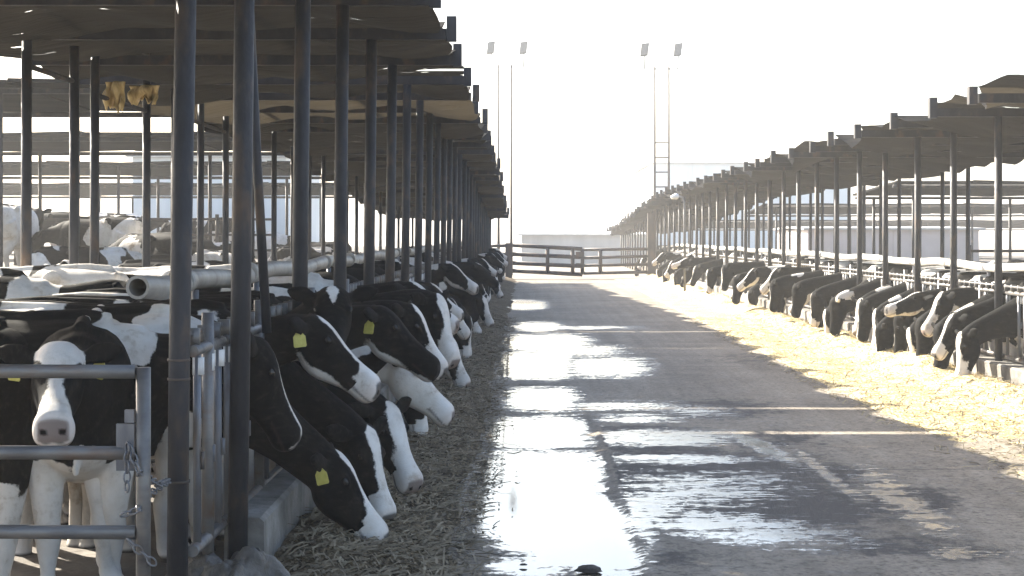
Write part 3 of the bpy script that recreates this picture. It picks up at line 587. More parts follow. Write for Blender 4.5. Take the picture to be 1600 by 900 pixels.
GL, GR = 'cows feeding in the shaded row', 'cows feeding in the sunlit row'
bunk_cow(-1, (405, 533), (478, 690), 8.15, 'thin', 'black faced cow with thin white blaze, half hidden by the second shelter post', 1, .05, .012, (), group=GL, blaze=1.5)
bunk_cow(-1, (520, 708), (630, 862), 8.75, 'blaze', 'lowest cow eating from the heap, with wide white blaze and yellow tag', 2, -.02, .012, (-1,), group=GL, blaze=1.5, neck=.70)
bunk_cow(-1, (487, 497), (606, 606), 9.0, 'blaze', 'cow holding its head level, white blaze, pale muzzle and yellow ear tag', 3, -.03, .012, (-1,), group=GL, blaze=1.25, jaw=True)
bunk_cow(-1, (520, 452), (521, 545), 9.75, 'star', 'black cow looking out with a white star on its forehead', 4, -.36, .014, (), group=GL, neck=.55)
bunk_cow(-1, (570, 668), (608, 786), 9.4, 'blaze', 'cow with long white blaze lowered behind the lowest eating cow', 5, -.10, .012, (), group=GL, blaze=1.5, neck=.70)
bunk_cow(-1, (604, 632), (636, 708), 10.1, 'wide', 'dark cheeked cow with white muzzle, head down beside the feed edge', 6, -.12, .012, (), group=GL, neck=.68, white=.5)
bunk_cow(-1, (592, 482), (692, 570), 10.25, 'black', 'black headed cow with dark nose and two yellow ear tags', 7, .0, .012, (-1, 1), group=GL, jaw=True)
bunk_cow(-1, (628, 552), (690, 618), 10.9, 'pale', 'cow with a pale head low beneath the twice tagged black cow', 8, .0, .014, (), group=GL, white=.6)
bunk_cow(-1, (640, 478), (702, 575), 11.7, 'blaze', 'cow with bright blaze just beyond the twice tagged black cow', 9, -.05, .014, (), group=GL, blaze=1.7)
bunk_cow(-1, (682, 462), (717, 562), 12.5, 'wide', 'cow with white face and spotted muzzle stretched to the wet strip', 10, -.1, .014, (), group=GL, white=.5)
ORD = ['first', 'second', 'third', 'fourth', 'fifth', 'sixth', 'seventh', 'eighth', 'ninth', 'tenth', 'eleventh', 'twelfth', 'thirteenth', 'fourteenth', 'fifteenth', 'sixteenth', 'seventeenth', 'eighteenth', 'nineteenth', 'twentieth',
       'twenty-first', 'twenty-second', 'twenty-third', 'twenty-fourth', 'twenty-fifth', 'twenty-sixth', 'twenty-seventh', 'twenty-eighth', 'twenty-ninth', 'thirtieth']
FTXT = {'blaze': 'white blaze', 'thin': 'thin white stripe', 'star': 'white star', 'white': 'white face', 'wide': 'broad white face', 'black': 'all black face', 'pale': 'pale head'}
# poses shared by the farther cows: (poll, muzzle) in the cow's own frame
POSES = {'eating': [((1.10, .0, .66), (1.14, .0, .12)), ((1.04, .08, .70), (1.02, .14, .17)), ((1.05, -.06, .62), (1.28, -.16, .13))],
         'half lowered': [((.98, 0, 1.00), (1.26, .03, .55)), ((.96, .05, .94), (1.10, .16, .46))],
         'held level': [((.95, 0, 1.24), (1.36, 0, .92)), ((.93, -.06, 1.32), (1.34, -.16, 1.02))]}
SHAPES = {}
def pose_shape(kind, i, vox):
    k = (kind, i, vox)
    if k not in SHAPES: SHAPES[k] = cow_shape(*POSES[kind][i], vox, random.uniform(-.06, .06))
    return SHAPES[k]
SEEN = set()
def row_cow(side, d, kind, i, face, seed, out=0., white=.35):
    vox = .018 if d < 24 else .026
    sh = pose_shape(kind, i, vox); fwd = 1 if side < 0 else -1; rail = XL if side < 0 else XR; ox = rail-fwd*(.46-out); me = sh[0].copy(); coat(me, sh[1], face, seed, white, jaw=(seed % 3 == 0), blaze=1.4)
    BUSY[side].append((d, rail)); gz = penz(ox, d, side)-.03
    s0 = 7.84 if side < 0 else 18.6; S_ = SL if side < 0 else SR; k = (d-s0)/S_; ki = int(math.floor(k)); fr = k-ki
    pos = ('just past' if fr < .33 else 'midway past' if fr < .67 else 'well past')+f' {"shaded" if side < 0 else "sunlit"} row post {ORD[min(ki, 28)]}'
    lab = f'cow with {FTXT[face]}, head {kind}, {pos}'
    while lab in SEEN:
        face = random.choice([q for q in FTXT if q != face]); me2 = sh[0].copy(); coat(me2, sh[1], face, seed, white, jaw=(seed % 3 == 0), blaze=1.4); me = me2; lab = f'cow with {FTXT[face]}, head {kind}, {pos}'
    SEEN.add(lab)
    q = random.uniform(-.12, .12)
    return put_cow(me, sh[1], (ox, d, gz), q+(0 if side < 0 else math.pi), lab, GL if side < 0 else GR, d < 22, (), random.uniform(.94, 1.05))
FACES = ['blaze', 'wide', 'blaze', 'black', 'thin', 'white', 'blaze', 'star', 'wide']
d = 13.3; i = 0
while d < 60:
    kind = ['eating', 'held level', 'eating', 'half lowered', 'eating'][i % 5]; kk = i % len(POSES[kind])
    row_cow(-1, d, kind, kk, FACES[i % 9], 100+i, random.uniform(-.22, .0), random.choice([.25, .4, .55])); d += random.choice([.72, .82, 1.0])*(1+d/90); i += 1
# the sunlit row: measured heads, then far ones
for k, (pp, mp, dd, face, lab, kw) in enumerate([
    ((1503, 520), (1493, 594), 18.2, 'wide', 'first eating cow beside the bare headlock panel of the sunlit row', dict(neck=.74)),
    ((1466, 508), (1460, 580), 19.2, 'black', 'black faced cow eating next after the first sunlit one', dict(neck=.70)),
    ((1474, 458), (1441, 512), 19.8, 'wide', 'cow with pale jaw and black cheek held level near the sunlit wall end', dict(jaw=True)),
    ((1437, 500), (1431, 573), 20.2, 'black', 'black head straight down below the pale jawed level cow', dict(neck=.70)),
    ((1440, 459), (1391, 476), 21.4, 'blaze', 'cow stretching its head flat out with pink nose over eating heads', dict(jaw=True)),
    ((1402, 492), (1396, 561), 21.7, 'black', 'dark head dipped under the flat stretched sunlit cow', dict(neck=.70)),
    ((1370, 484), (1362, 549), 22.6, 'wide', 'white faced cow rooting in feed next to the dipped dark head', dict(neck=.70)),
    ((1346, 473), (1338, 538), 23.4, 'thin', 'narrow black head with light stripe, lowered past the rooting white face', dict(neck=.72)),
    ((1301, 468), (1296, 525), 25.3, 'black', 'black head reaching to the feed in front of the bare sunlit panel', dict(neck=.72)),
    ((1271, 458), (1264, 514), 26.9, 'blaze', 'cow with blaze turned down beside the white muzzled pair', dict(neck=.72)),
    ((1242, 446), (1235, 502), 28.2, 'black', 'big dark necked cow sloping down mid sunlit row', dict(neck=.66)),
    ((1207, 440), (1201, 490), 30.0, 'thin', 'cow with lit forehead line sloping down past the big dark neck', dict(neck=.66)),
    ((1215, 420), (1190, 448), 31.2, 'wide', 'cow with white brow turned sideways in mid sunlit row', dict()),
    ((1180, 420), (1154, 444), 33.5, 'wide', 'cow with white chin held level in the far sunlit row', dict(jaw=True)),
    ((1148, 434), (1143, 480), 34.6, 'black', 'cow with dark head down at the kerb under the white chinned one', dict(neck=.72)),
    ((1131, 416), (1126, 456), 37.2, 'thin', 'cow with thin lit stripe near the far end of the sunlit kerb', dict(neck=.66)),
    ((1107, 422), (1102, 462), 38.8, 'blaze', 'last cow of the close sunlit cluster, blaze down in feed', dict(neck=.70)),
    ((1076, 404), (1052, 412), 46.5, 'wide', 'far sunlit cow poking a light nose out towards the lamp post', dict(neck=.60)),
    ((1074, 420), (1062, 444), 47.6, 'black', 'far sunlit black cow with lowered head, under the light nosed one', dict(neck=.70)),
    ((1088, 416), (1077, 444), 45.2, 'thin', 'far sunlit cow with lowered head beside the light nosed one', dict(neck=.70))]):
    bunk_cow(1, pp, mp, dd, face, lab, 300+k, random.uniform(-.12, .12), .016 if dd < 24 else .022, white=random.choice([.3, .45]), group=GR, eyes=dd < 22, **kw)
for k, (dd, fc) in enumerate(((18.75, 'blaze'), (20.8, 'wide'), (22.1, 'thin'), (24.4, 'wide'), (26.2, 'wide'), (27.5, 'blaze'), (29.2, 'pale'), (32.4, 'blaze'), (36.1, 'wide'), (38.0, 'blaze'))):
    row_cow(1, dd, 'eating' if k % 3 else 'half lowered', k % 2, fc, 440+k, random.uniform(-.1, .08), .5)
for k, dd in enumerate((51.5, 53.0, 55.2, 57.4, 58.9, 67, 69.5)):
    row_cow(1, dd, ['eating', 'half lowered', 'eating', 'held level'][k % 4], 0, FACES[(k*2) % 9], 400+k, .1)
# cows standing about in the pens; the nearest faces the camera behind the gate
def pen_cow(x, d, rz, poll, muz, face, seed, white, label, vox=.018, tags=(), lie=False, side=-1, scale=1.0, eyes=False, z=None, **kw):
    me, hf = cow_shape(poll, muz, vox, random.uniform(-.14, .14)); coat(me, hf, face, seed, white, **kw)
    zz = (penz(x, d, side)-.02 if z is None else z)-(.52 if lie else 0)
    return put_cow(me, hf, (x, d, zz), R(rz), label, 'cows standing in the pens', eyes, tags, scale)
dF = 7.25; PF = np.array([PX(92, dF), dF, PZ(527, dF)]); MF = np.array([PX(83, dF-.43), dF-.43, PZ(636, dF-.43)]); rzF = -80
c_, s_ = math.cos(R(rzF)), math.sin(R(rzF)); oF = np.array([PF[0]-.80*c_+.03, PF[1]-.80*s_, 0.])
def tol(p): q = p-oF; return np.array([q[0]*c_+q[1]*s_, -q[0]*s_+q[1]*c_, q[2]])
pen_cow(oF[0], oF[1], rzF, tol(PF), tol(MF), 'white', 501, .5, 'white faced cow staring over the near gate with white chest and black cheeks', .012, (-1, 1), z=-.04, eyes=True, chest=.74, spots=[((-.35, .05, 1.42), .26), ((-.75, -.12, 1.36), .22), ((-1.1, .1, 1.30), .2), ((-.1, -.3, 1.2), .10)])
pen_cow(-2.72, 7.95, -92, (.82, -.05, 1.18), (1.08, -.05, .68), 'blaze', 502, .2, 'mostly black cow at the picture edge behind the near gate, yellow tag', .014, (1, -1), z=-.04, eyes=True, legs=False, spots=[((-.9, 0, 1.35), .3)])
pen_cow(-3.75, 11.2, 4, (.9, 0, 1.3), (1.15, 0, .9), 'black', 503, .5, 'cow with white and brown rump behind the open pipe end', z=.14)
pen_cow(-4.6, 13.0, 185, (.9, .1, 1.2), (1.2, .2, .8), 'wide', 504, .9, 'pale cow side on behind the dirty pipe, beyond the bunk backs', z=.12)
for k, (x, d, rz, fc, wh, l) in enumerate([(-3.1, 14.6, 15, 'blaze', .55, 'spotted cow back just beyond the open pipe, first of the inner line'), (-4.4, 16.6, 175, 'black', .3, 'mostly black cow back in the inner line, second from the pipe end'), (-3.4, 18.6, 190, 'wide', .7, 'pale cow back in the inner line, third from the pipe end'), (-4.2, 21.0, 10, 'star', .45, 'spotted cow back in the inner line, fourth from the pipe end'), (-5.6, 19.4, 100, 'white', .5, 'cow turned away between two inner shelter posts'), (-6.4, 24.5, 20, 'blaze', .6, 'black and white cow nearest the foot of the mound')]):
    pen_cow(x, d, rz, (.9, .05, 1.25), (1.2, .1, .85), fc, 560+k, wh, l, .022)
pen_cow(-9.85, 30.6, 82, (.9, .1, 1.35), (1.2, .25, 1.0), 'black', 505, 1.0, 'mostly white cow standing rump first on the mound', spots=[((-1.2, 0, 1.05), .55), ((-.6, 0, .9), .6), ((0, .1, 1.1), .45)])
pen_cow(-8.6, 30.2, 168, (.9, 0, 1.1), (1.15, .15, .65), 'blaze', 506, .35, 'black and white cow side on beside the white rumped one')
pen_cow(-7.3, 29.0, 150, (.95, .1, .95), (1.12, .2, .45), 'wide', 507, .7, 'pale spotted cow with lowered head between two inner posts', spots=[((-.2, -.2, 1.0), .5), ((-1.0, -.2, 1.1), .3)])
pen_cow(-7.0, 33.2, 10, (.9, 0, 1.3), (1.2, 0, .95), 'black', 508, .25, 'dark cow behind the pale spotted cow')
pen_cow(-5.7, 29.5, 80, (.9, -.1, 1.3), (1.2, -.2, .95), 'black', 509, .9, 'white cow seen from behind against the pale blue shed', spots=[((-1.2, 0, 1.05), .55), ((-.6, 0, .9), .6), ((0, .1, 1.1), .45)])
pen_cow(-11.2, 31.5, 20, (.9, 0, 1.3), (1.2, 0, 1.0), 'star', 510, .3, 'dark cow at the picture edge behind the white rumped cow')
for k, (x, d, rz) in enumerate([(-12.6, 37, 165), (-13.6, 43, 170), (-11.3, 45, 10), (-9.2, 44, 190), (-7.6, 47, 5), (-6.3, 45, 170), (-5.4, 42, 20)]):
    pen_cow(x, d, rz, (.9, 0, 1.25), (1.2, .1, .85), FACES[k], 520+k, [.6, .3, .8, .5, .9, .4, .7][k], f'{ORD[k]} cow from the picture edge in the far herd', .024)
for k, (x, d, rz, l) in enumerate([(10.6, 36, 170, 'lying black and white cow beyond the sunlit shelter, facing the gate'), (12.0, 40, 20, 'dark lying cow beyond the sunlit shelter, facing away from the gate'), (14.2, 43, 185, 'pale lying cow farthest beyond the sunlit shelter'), (9.8, 44, 5, 'spotted lying cow beyond the sunlit shelter near its inner posts')]):
    pen_cow(x, d, rz, (.9, 0, 1.3), (1.25, .05, 1.05), FACES[k+1], 540+k, [.4, .2, .8, .5][k], l, .024, lie=True, side=1)

# ------------------------------------------------------------------ headlock fences, one per row
def fence(side, label):
    rail = XL-.07 if side < 0 else XR+.07; S_ = SL if side < 0 else SR; d0 = 7.84-SL+1.40 if side < 0 else 18.6-4*SR; d1 = 62
    root = empty('headlock_fence', (rail, d0, 0), 0, label, 'fence'); top = 1.27 if side < 0 else 1.12; zb = .36; nb = 9
    sb = MB(); sb.tube([(0, 0, zb), (0, 0, top)], .019, 8); sb.cur = 1; sb.box(-.018, .030, -.016, .016, top-.115, top-.035)
    sb.cur = 0; sb.box(.019, .034, -.012, .012, .72, .80)
    proto = sb.build('stanchion', [M['galv'], M['white']], None, True); first = True
    edges = [d0] if side < 0 else []
    k0 = (7.84 if side < 0 else 18.6-4*SR)
    edges += [k0+S_*k for k in range(60) if k0+S_*k < d1]
    for a, b in zip(edges[:-1], edges[1:]):
        m = MB(); m.tube([(0, a-d0+.02, top), (0, b-d0-.02, top)], .028, 8); m.tube([(-.03, a-d0+.02, top+.075), (-.03, b-d0-.02, top+.075)], .014, 6); m.tube([(0, a-d0+.02, zb), (0, b-d0-.02, zb)], .028, 8)
        for q in np.arange(a+.12, b-.05, .24): m.box(-.045, .012, q-d0-.02, q-d0+.02, top+.02, top+.10)
        m.tube([(0, (a+b)/2-d0, .2), (0, (a+b)/2-d0, top+.16)], .03, 8)
        p = m.build('headlock_panel', M['rail'] if side < 0 else M['rail'], root, True)
        n = max(3, int(round(nb*(b-a)/S_)))
        for q in range(n):
            y = a+(b-a)*(q+.5)/n
            if any(abs(y-c) < .13 for c, _ in BUSY[side]): continue
            if first: s = proto; first = False
            else: s = copyo(proto)
            s.parent = p; s.location = (0, y-d0, 0)
    return root
fence(-1, 'long steel headlock fence holding back the shaded row of cows')
fence(1, 'long steel headlock fence holding back the sunlit row of cows')
# pipes along the top, on the pen side
def pipe(x, z, d0, d1, r, label, mt, gap):
    root = empty('water_pipe', (x, d0, z), 0, label, 'pipe')
    n = 40; pts = [(.02*math.sin(i*.9), (d1-d0)*(i/n)**1.6, .012*math.sin(i*1.7)-.02*abs(math.sin(i*.8))) for i in range(n+1)]
    m = MB(); m.tube(pts, r, 18, False); m.tube([(0, .0, 0), (0, 1.2, 0)], r*.74, 18, False)
    # annular end face
    k = 18; u = [(r*math.cos(2*math.pi*q/k), 0, r*math.sin(2*math.pi*q/k)) for q in range(k)]; v = [(x_*.74, 0, z_*.74) for x_, _, z_ in u]
    m.add(u+v, [(q, (q+1) % k, k+(q+1) % k, k+q) for q in range(k)]); m.build('pipe_run', mt, root, True)
    m = MB(); m.tube([(0, .5, 0), (0, .51, 0)], r*.73, 18); m.build('pipe_dark_disc', M['hole'], root)  # dark disc painted in place of the shade inside the open end
    y = 1.1
    while y < d1-d0:
        m = MB(); m.tube([(.0, y-.07, 0), (0, y+.07, 0)], r*1.13, 18); m.build('coupling', mt, root, True)
        m = MB(); m.tube([(0, y+.3, -z), (0, y+.3, -r)], .022, 8); m.build('pipe_stand', M['galv'], root, True); y += gap
    return root
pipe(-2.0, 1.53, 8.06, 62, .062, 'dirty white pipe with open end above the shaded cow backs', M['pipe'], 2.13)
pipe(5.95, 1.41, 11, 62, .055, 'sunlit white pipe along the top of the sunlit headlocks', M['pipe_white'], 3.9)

# ------------------------------------------------------------------ the near gate with its chain and post
dG = 6.5
g = empty('corral_gate', (PX(224, dG), dG, 0), 0, 'scratched grey pipe gate chained in front of the white faced cow', 'gate'); gx0 = PX(224, dG)
for py_ in (581, 708, 832, 955):
    z = PZ(py_, dG); m = MB(); m.tube([(-2.2, 0, z+.02), (-1.1, 0, z+.006), (-.03, 0, z)], .029, 12); m.build('rail', M['rail'], g, True)
m = MB(); m.tube([(0, 0, PZ(574, dG)), (0, 0, PZ(985, dG))], .030, 12); m.build('upright', M['rail'], g, True)
m = MB(); m.box(-.11, -.036, -.012, .012, PZ(735, dG), PZ(662, dG)); m.box(-.075, -.036, -.014, .014, PZ(660, dG), PZ(640, dG)); m.build('latch_plate', M['galv'], g)
dP = 7.1; xP = PX(280, dP)
m = MB(); m.tube([(-.012, 0, -.1), (0, 0, 1.2), (.05, 0, 4.0)], .048, 16); pr = m.build('gate_post', M['post'], None, True, (xP, dP, 0)); tag(pr, 'round grey steel post carrying the end of the chained near gate', 'post')
for z in (PZ(562, dP), PZ(592, dP), PZ(752, dP)):
    m = MB(); m.tube([(-.002, 0, z-.005), (-.002, 0, z+.005)], .052, 16); m.build('band', M['brown'], pr, True)
def chain(m, pts, L=.024):
    pts = [Vector(p) for p in pts]; seg = []
    for a, b in zip(pts[:-1], pts[1:]):
        n = max(1, int((b-a).length/(L*1.45)))
        for i in range(n): seg.append((a.lerp(b, (i+.5)/n), (b-a).normalized()))
    for i, (c, t) in enumerate(seg):
        o1 = t.orthogonal().normalized(); o2 = t.cross(o1); m.ring_link(c, t, o1 if i % 2 else o2, L, L*.6, .0045)
def chain_thing(pts, lab):
    m = MB(); chain(m, pts); tag(m.build('gate_chain', M['galv'], None, True), lab, 'chain')
chain_thing([(PX(204, dG), dG-.05, PZ(690, dG)), (PX(203, dG), dG-.05, PZ(765, dG))], 'chain end hanging straight down from the near gate latch')
chain_thing([(PX(207, dG), dG-.05, PZ(692, dG)), (PX(222, dG), dG-.06, PZ(735, dG)), (PX(248, 6.75), 6.75, PZ(757, 6.75)), (PX(262, 7.0), 7.02, PZ(752, 7.0)), (PX(236, 6.8), 6.72, PZ(774, 6.75)), (PX(222, dG), dG-.06, PZ(792, dG)), (PX(196, dG), dG-.06, PZ(802, dG))], 'chain looped between the near gate upright and the steel post')
chain_thing([(PX(204, dG), dG-.06, PZ(838, dG)), (PX(216, dG), dG-.06, PZ(850, dG)), (PX(244, dG), dG-.02, PZ(880, dG))], 'lowest chain sagging from the bottom rail of the near gate')
m = MB(); m.tube([(PX(290, 7.3), 7.25, PZ(868, 7.3)), (PX(330, 7.6), 7.55, PZ(822, 7.6))], .016, 8); tag(m.build('iron_bar', M['galv'], None, True), 'short bright iron bar leaning on the dirt heap by the kerb end', 'bar')
# heap of dirt at the foot of the posts
a, b = np.meshgrid(np.linspace(-2.3, -.95, 110), np.linspace(5.9, 8.3, 160), indexing='ij'); hz = .27*np.exp(-np.abs((a+1.45)/.36)**3-np.abs((b-7.40)/.48)**3)*(.30+1.3*vnoise(a*4.3, b*4.3, 5))+.20*(vnoise(a*11, b*11, 5)-.5)*np.exp(-((a+1.5)/.5)**2-((b-7.3)/.6)**2)-.012
tag(npmesh('dirt_heap', np.stack([a.ravel(), b.ravel(), hz.ravel()], 1), gridfaces(110, 160), M['wet_mud']), 'trampled heap of dirt at the end of the shaded kerb', 'dirt heap')

# ------------------------------------------------------------------ far gate, posts, lamp and masts
dg = 64.9
for px_, lab in ((795, 'thick dark gate post at the shaded end of the far gate'), (1017, 'tall dark gate post at the sunlit end of the far gate')):
    m = MB(); x = PX(px_, dg); m.box(-.14, .14, -.12, .12, -.1, 1.46 if px_ < 900 else 2.7); tag(m.build('gate_post', M['brown'], None, False, (x, dg, 0)), lab, 'post')
def leaf(px0, px1, pys0, pys1, nv, lab, plate):
    x0, x1 = PX(px0, dg), PX(px1, dg); root = empty('pipe_gate', (x0, dg, 0), 0, lab, 'gate')
    for p0, p1 in zip(pys0, pys1):
        m = MB(); m.tube([(0, 0, PZ(p0, dg)), (x1-x0, 0, PZ(p1, dg))], .085 if plate else .065, 8); m.build('rail', M['brown'], root, True)
    for k in nv:
        x = (x1-x0)*k; zt = PZ(pys0[0]+(pys1[0]-pys0[0])*k, dg); zb = PZ(pys0[-1]+(pys1[-1]-pys0[-1])*k, dg); m = MB(); m.tube([(x, -.01, zb), (x, -.01, zt)], .08, 8); m.build('upright', M['brown'], root, True)
    if plate:
        x = x1-x0
        for zc in (PZ(397, dg), PZ(415, dg)): m = MB(); m.box(x-.28, x+.06, -.09, -.065, zc-.10, zc+.10); m.build('latch_plate', M['brown'], root)
leaf(801, 910, (383, 397, 411, 423), (389, 402, 416, 429), (.5, .86, 1), 'dark pipe gate leaf with latch plates closing the end of the alley', True)
leaf(912, 1016, (390, 403, 415, 427), (389, 400, 413, 425), (.25, 1), 'thinner pipe gate leaf between the latch plates and the tall post', False)
leaf(766, 791, (384, 397, 411, 424), (384, 397, 411, 424), (0, ), 'short piece of pipe fence beside the shaded end of the far gate', False)
m = MB(); xx = PX(1070, 47.5); m.tube([(0, 0, 0), (0, 0, 2.75), (-.06, 0, 2.93), (-.22, 0, 2.98)], .035, 8); lp = m.build('lamp_post', M['galv'], None, True, (xx, 47.5, 0)); tag(lp, 'small curved lamp on a pale pole beside the far sunlit cows', 'lamp')
m = MB(); m.tube([(-.18, 0, 2.99), (-.26, 0, 2.97), (-.42, 0, 2.93)], (.05, .10, .05), 10); m.build('lamp_head', M['white'], lp, True)
def mast(pxa, pxb, pxl, pxr, pyl, d, rungs, lab):
    x0, x1 = PX(pxa, d), PX(pxb, d); root = empty('floodlight_mast', (x0, d, 0), 0, lab, 'light mast'); zt = PZ(pyl+26, d)
    for x in (0, x1-x0):
        m = MB(); m.tube([(x, 0, 0), (x, 0, zt)], (.065, .04), 8); m.build('leg', M['brown'], root, True)
    m = MB(); m.tube([(PX(pxl, d)-x0, 0, zt-.1), (PX(pxr, d)-x0, 0, zt-.1)], .022, 8); m.build('crossarm', M['galv'], root, True)
    z = 3.2
    while z < rungs: m = MB(); m.tube([(0, 0, z), (x1-x0, 0, z)], .03, 6); m.build('rung', M['brown'], root, True); z += .62
    for p in (pxl, pxr):
        x = PX(p, d)-x0; zl = PZ(pyl, d); m = MB(); m.tube([(x, 0, zt-.1), (x+.02, 0, zl-.2)], .03, 8); m.obox((x, -.02, zl), (.16, 0, .02), (0, .12, 0), (.03, -.03, .26)); fl = m.build('floodlight', M['lamp'], root)
        m = MB(); m.obox((x, -.150, zl), (.13, 0, .016), (0, .01, 0), (.026, -.026, .22)); m.build('lens', M['lens'], fl)
mast(779, 799, 767, 818, 75, 70, 3, 'tall twin pole light mast rising behind the shaded shelter end')
mast(1023, 1045, 1007, 1059, 78, 66, 6.2, 'tall twin pole light mast with rungs rising behind the sunlit shelter')

# ------------------------------------------------------------------ shades across the pens, far sheds
def corral_shade(x0, x1, d0, z0, d1, z1, lab, grp):
    root = empty('sun_shelter', (x0, d0, 0), 0, lab, 'shelter', grp); m = MB(); n = max(4, int((x1-x0)/2.2)); t = .06; pts = []
    for i in range(n):
        a = (x1-x0)*i/n; b = (x1-x0)*(i+1)/n-.02; sgl = .03*math.sin(i*2.1)
        m.add([(a, 0, z0+sgl), (b, 0, z0-sgl), (b, d1-d0, z1-sgl), (a, d1-d0, z1+sgl), (a, 0, z0+t+sgl), (b, 0, z0+t-sgl), (b, d1-d0, z1+t-sgl), (a, d1-d0, z1+t+sgl)], [(3, 2, 1, 0), (4, 5, 6, 7), (0, 1, 5, 4), (1, 2, 6, 5), (2, 3, 7, 6), (3, 0, 4, 7)])
    m.build('roof', M['shaderoof'], root)
    x = .6
    while x < x1-x0:
        for dd, zz in ((.4, z0), (d1-d0-.4, z1)): m = MB(); m.tube([(x, dd, -.1), (x, dd, zz-.05)], .05, 8); m.build('post', M['post'], root, True)
        x += 4.4
    for dd, zz in ((.4, z0), (d1-d0-.4, z1)): m = MB(); m.tube([(0, dd, zz-.08), (x1-x0, dd, zz-.08)], .05, 6); m.build('beam', M['post'], root, True)
for k, (d0, z0, d1, z1) in enumerate([(24, 4.12, 29, 4.07), (36, 4.10, 41, 3.98), (48, 3.99, 54, 3.83), (62, 3.8, 68, 3.5)]):
    corral_shade(-44, -5.7, d0, z0, d1, z1, f'{["nearest", "second nearest", "third nearest", "farthest"][k]} flat grey shade over the pen behind the shaded cows', 'flat shades across the pens')
for k, (d0, z0, d1, z1) in enumerate([(45, 3.29, 51, 3.07), (70, 3.14, 76, 2.80), (95, 2.65, 101, 2.2)]):
    corral_shade(10.6, 62, d0, z0, d1, z1, f'{["nearest", "middle", "farthest"][k]} flat grey shade over the pen behind the sunlit cows', 'flat shades across the pens')
def shed(name, x0, x1, d0, d1, h, rise, mt, lab, rib=.9, over=.25, base=0):
    root = empty(name, ((x0+x1)/2, d0, base), 0, lab, 'building'); w = (x1-x0)/2; L = d1-d0; m = MB(); n = max(2, int(2*w/rib)); 
    for i in range(n):
        a = -w+2*w*i/n; b = -w+2*w*(i+1)/n-.03; m.box(a, b, 0, .06, -.2, h)
    m.box(-w, w, .061, L, -.2, h-.001); m.build('wall', mt, root)
    m = MB(); m.add([(-w-over, -over, h), (w+over, -over, h), (w+over, L/2, h+rise), (-w-over, L/2, h+rise), (w+over, L+over, h), (-w-over, L+over, h), (-w-over, -over, h+.09), (w+over, -over, h+.09), (w+over, L/2, h+rise+.09), (-w-over, L/2, h+rise+.09), (w+over, L+over, h+.09), (-w-over, L+over, h+.09)],
                    [(0, 3, 2, 1), (3, 5, 4, 2), (6, 7, 8, 9), (9, 8, 10, 11), (0, 1, 7, 6), (1, 2, 8, 7), (2, 4, 10, 8), (4, 5, 11, 10), (5, 3, 9, 11), (3, 0, 6, 9)])
    m.build('roof', M['roofm'], root); return root
shed('pale_shed', PX(207, 72), PX(446, 72), 72, 84, PZ(246, 72), .25, M['pale'], 'pale blue panelled shed seen through the shaded shelter posts', 1.7)
shed('pale_barn', PX(1020, 112), PX(1330, 112), 112, 132, PZ(256, 112), .1, M['pale'], 'tall pale blue barn behind the sunlit shelter roof', 2.4)
shed('long_shed', PX(815, 98), PX(1010, 98), 98, 112, PZ(368, 98), .5, M['shed'], 'low grey shed beyond the far gate', 1.6)
shed('pink_shed', PX(1262, 80), PX(1530, 80), 80, 90, PZ(359, 80), .1, M['pink'], 'low faded pinkish wall shed behind the sunlit pen', 3)

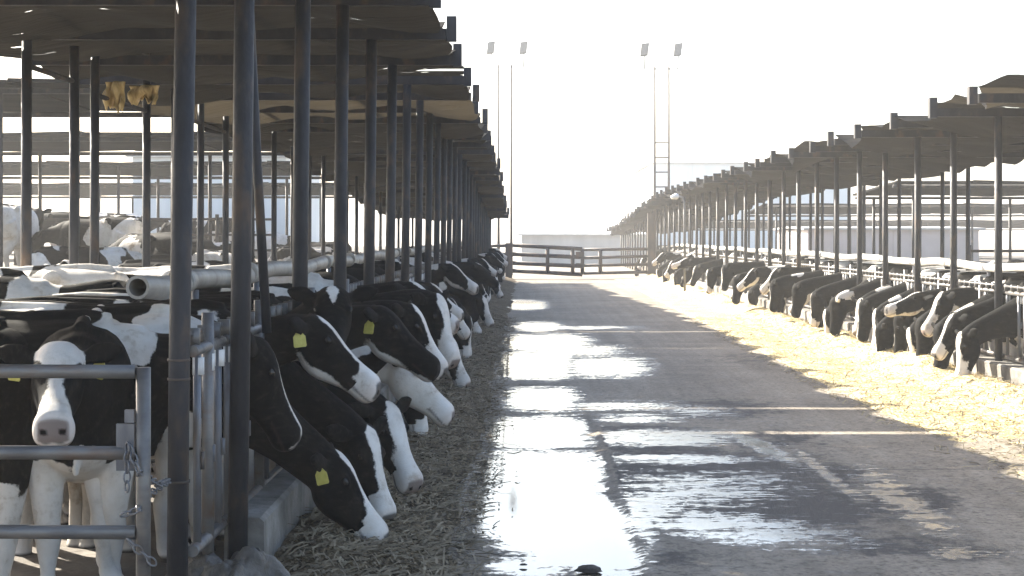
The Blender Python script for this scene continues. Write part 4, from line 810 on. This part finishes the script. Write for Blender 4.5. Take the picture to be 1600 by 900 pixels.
def pen_fence(x0, x1, d, base, lab):
    root = empty('pen_fence', (x0, d, base), 0, lab, 'fence')
    for z in (.45, .85, 1.25): m = MB(); m.tube([(0, 0, z), ((x1-x0)*.5, 0, z+.02), (x1-x0, 0, z)], .032, 6); m.build('rail', M['brown'], root, True)
    x = 0
    while x <= x1-x0: m = MB(); m.tube([(x, .01, -.3), (x, .01, 1.38)], .05, 8); m.build('post', M['brown'], root, True); x += 2.6
pen_fence(9.6, 40, 34, .2, 'three rail pipe fence across the pen behind the sunlit cows')
pen_fence(-34, -6.6, 40.5, .95, 'three rail pipe fence across the mound behind the shaded cows')
# ------------------------------------------------------------------ clods on the alley
def clod(px_, py_, r, seed, lab):
    q = np.random.default_rng(seed); d = F*HC/(py_-PY0); n, k = 12, 16; vv = []
    for i in range(n):
        th = math.pi*.5*i/(n-1)
        for j in range(k):
            ph = 2*math.pi*j/k; rr = r*(.8+.45*vnoise(np.array(math.cos(ph)*2+seed), np.array(math.sin(ph)*2+th*3), 3)); vv.append((rr*math.cos(th)*math.cos(ph)*1.4, rr*math.cos(th)*math.sin(ph), rr*math.sin(th)*.55-.004))
    o = npmesh('manure_clod', np.array(vv), gridfaces(n, k), M['dung']); 
    f = [(i*k+k-1, (i+1)*k+k-1, (i+1)*k, i*k) for i in range(n-1)]
    me = bpy.data.meshes.new('manure_clod'); me.from_pydata(vv, [], gridfaces(n, k).tolist()+f); me.materials.append(M['dung']); me.polygons.foreach_set('use_smooth', [True]*len(me.polygons)); o.data = me
    o.location = (PX(px_, d), d, .008); tag(o, lab, 'clod', 'manure clods on the alley')
clod(920, 893, .055, 3, 'biggest dark clod on the wet strip at the picture bottom')
clod(1028, 876, .030, 5, 'small dark clod beside the corner of the big puddle')
clod(818, 884, .016, 8, 'tiny clod lying in the puddle before the biggest clod')
clod(1392, 862, .030, 11, 'dark clod near the streak of wet on the dry side')

# ------------------------------------------------------------------ haze: one closed box of dusty air
m = MB(); m.box(-760, 760, -160, 960, -1.2, 14.0)
hm = bpy.data.materials.new('dusty_air'); hm.use_nodes = True; hn = hm.node_tree; hn.nodes.clear()
ho = hn.nodes.new('ShaderNodeOutputMaterial'); pv = hn.nodes.new('ShaderNodeVolumePrincipled'); pv.inputs['Color'].default_value = (.95, .95, .95, 1); pv.inputs['Density'].default_value = HAZE; pv.inputs['Anisotropy'].default_value = .25
hn.links.new(pv.outputs[0], ho.inputs['Volume'])
tag(m.build('haze', hm), 'thin bright dust hanging in the air', 'haze', kind='stuff')
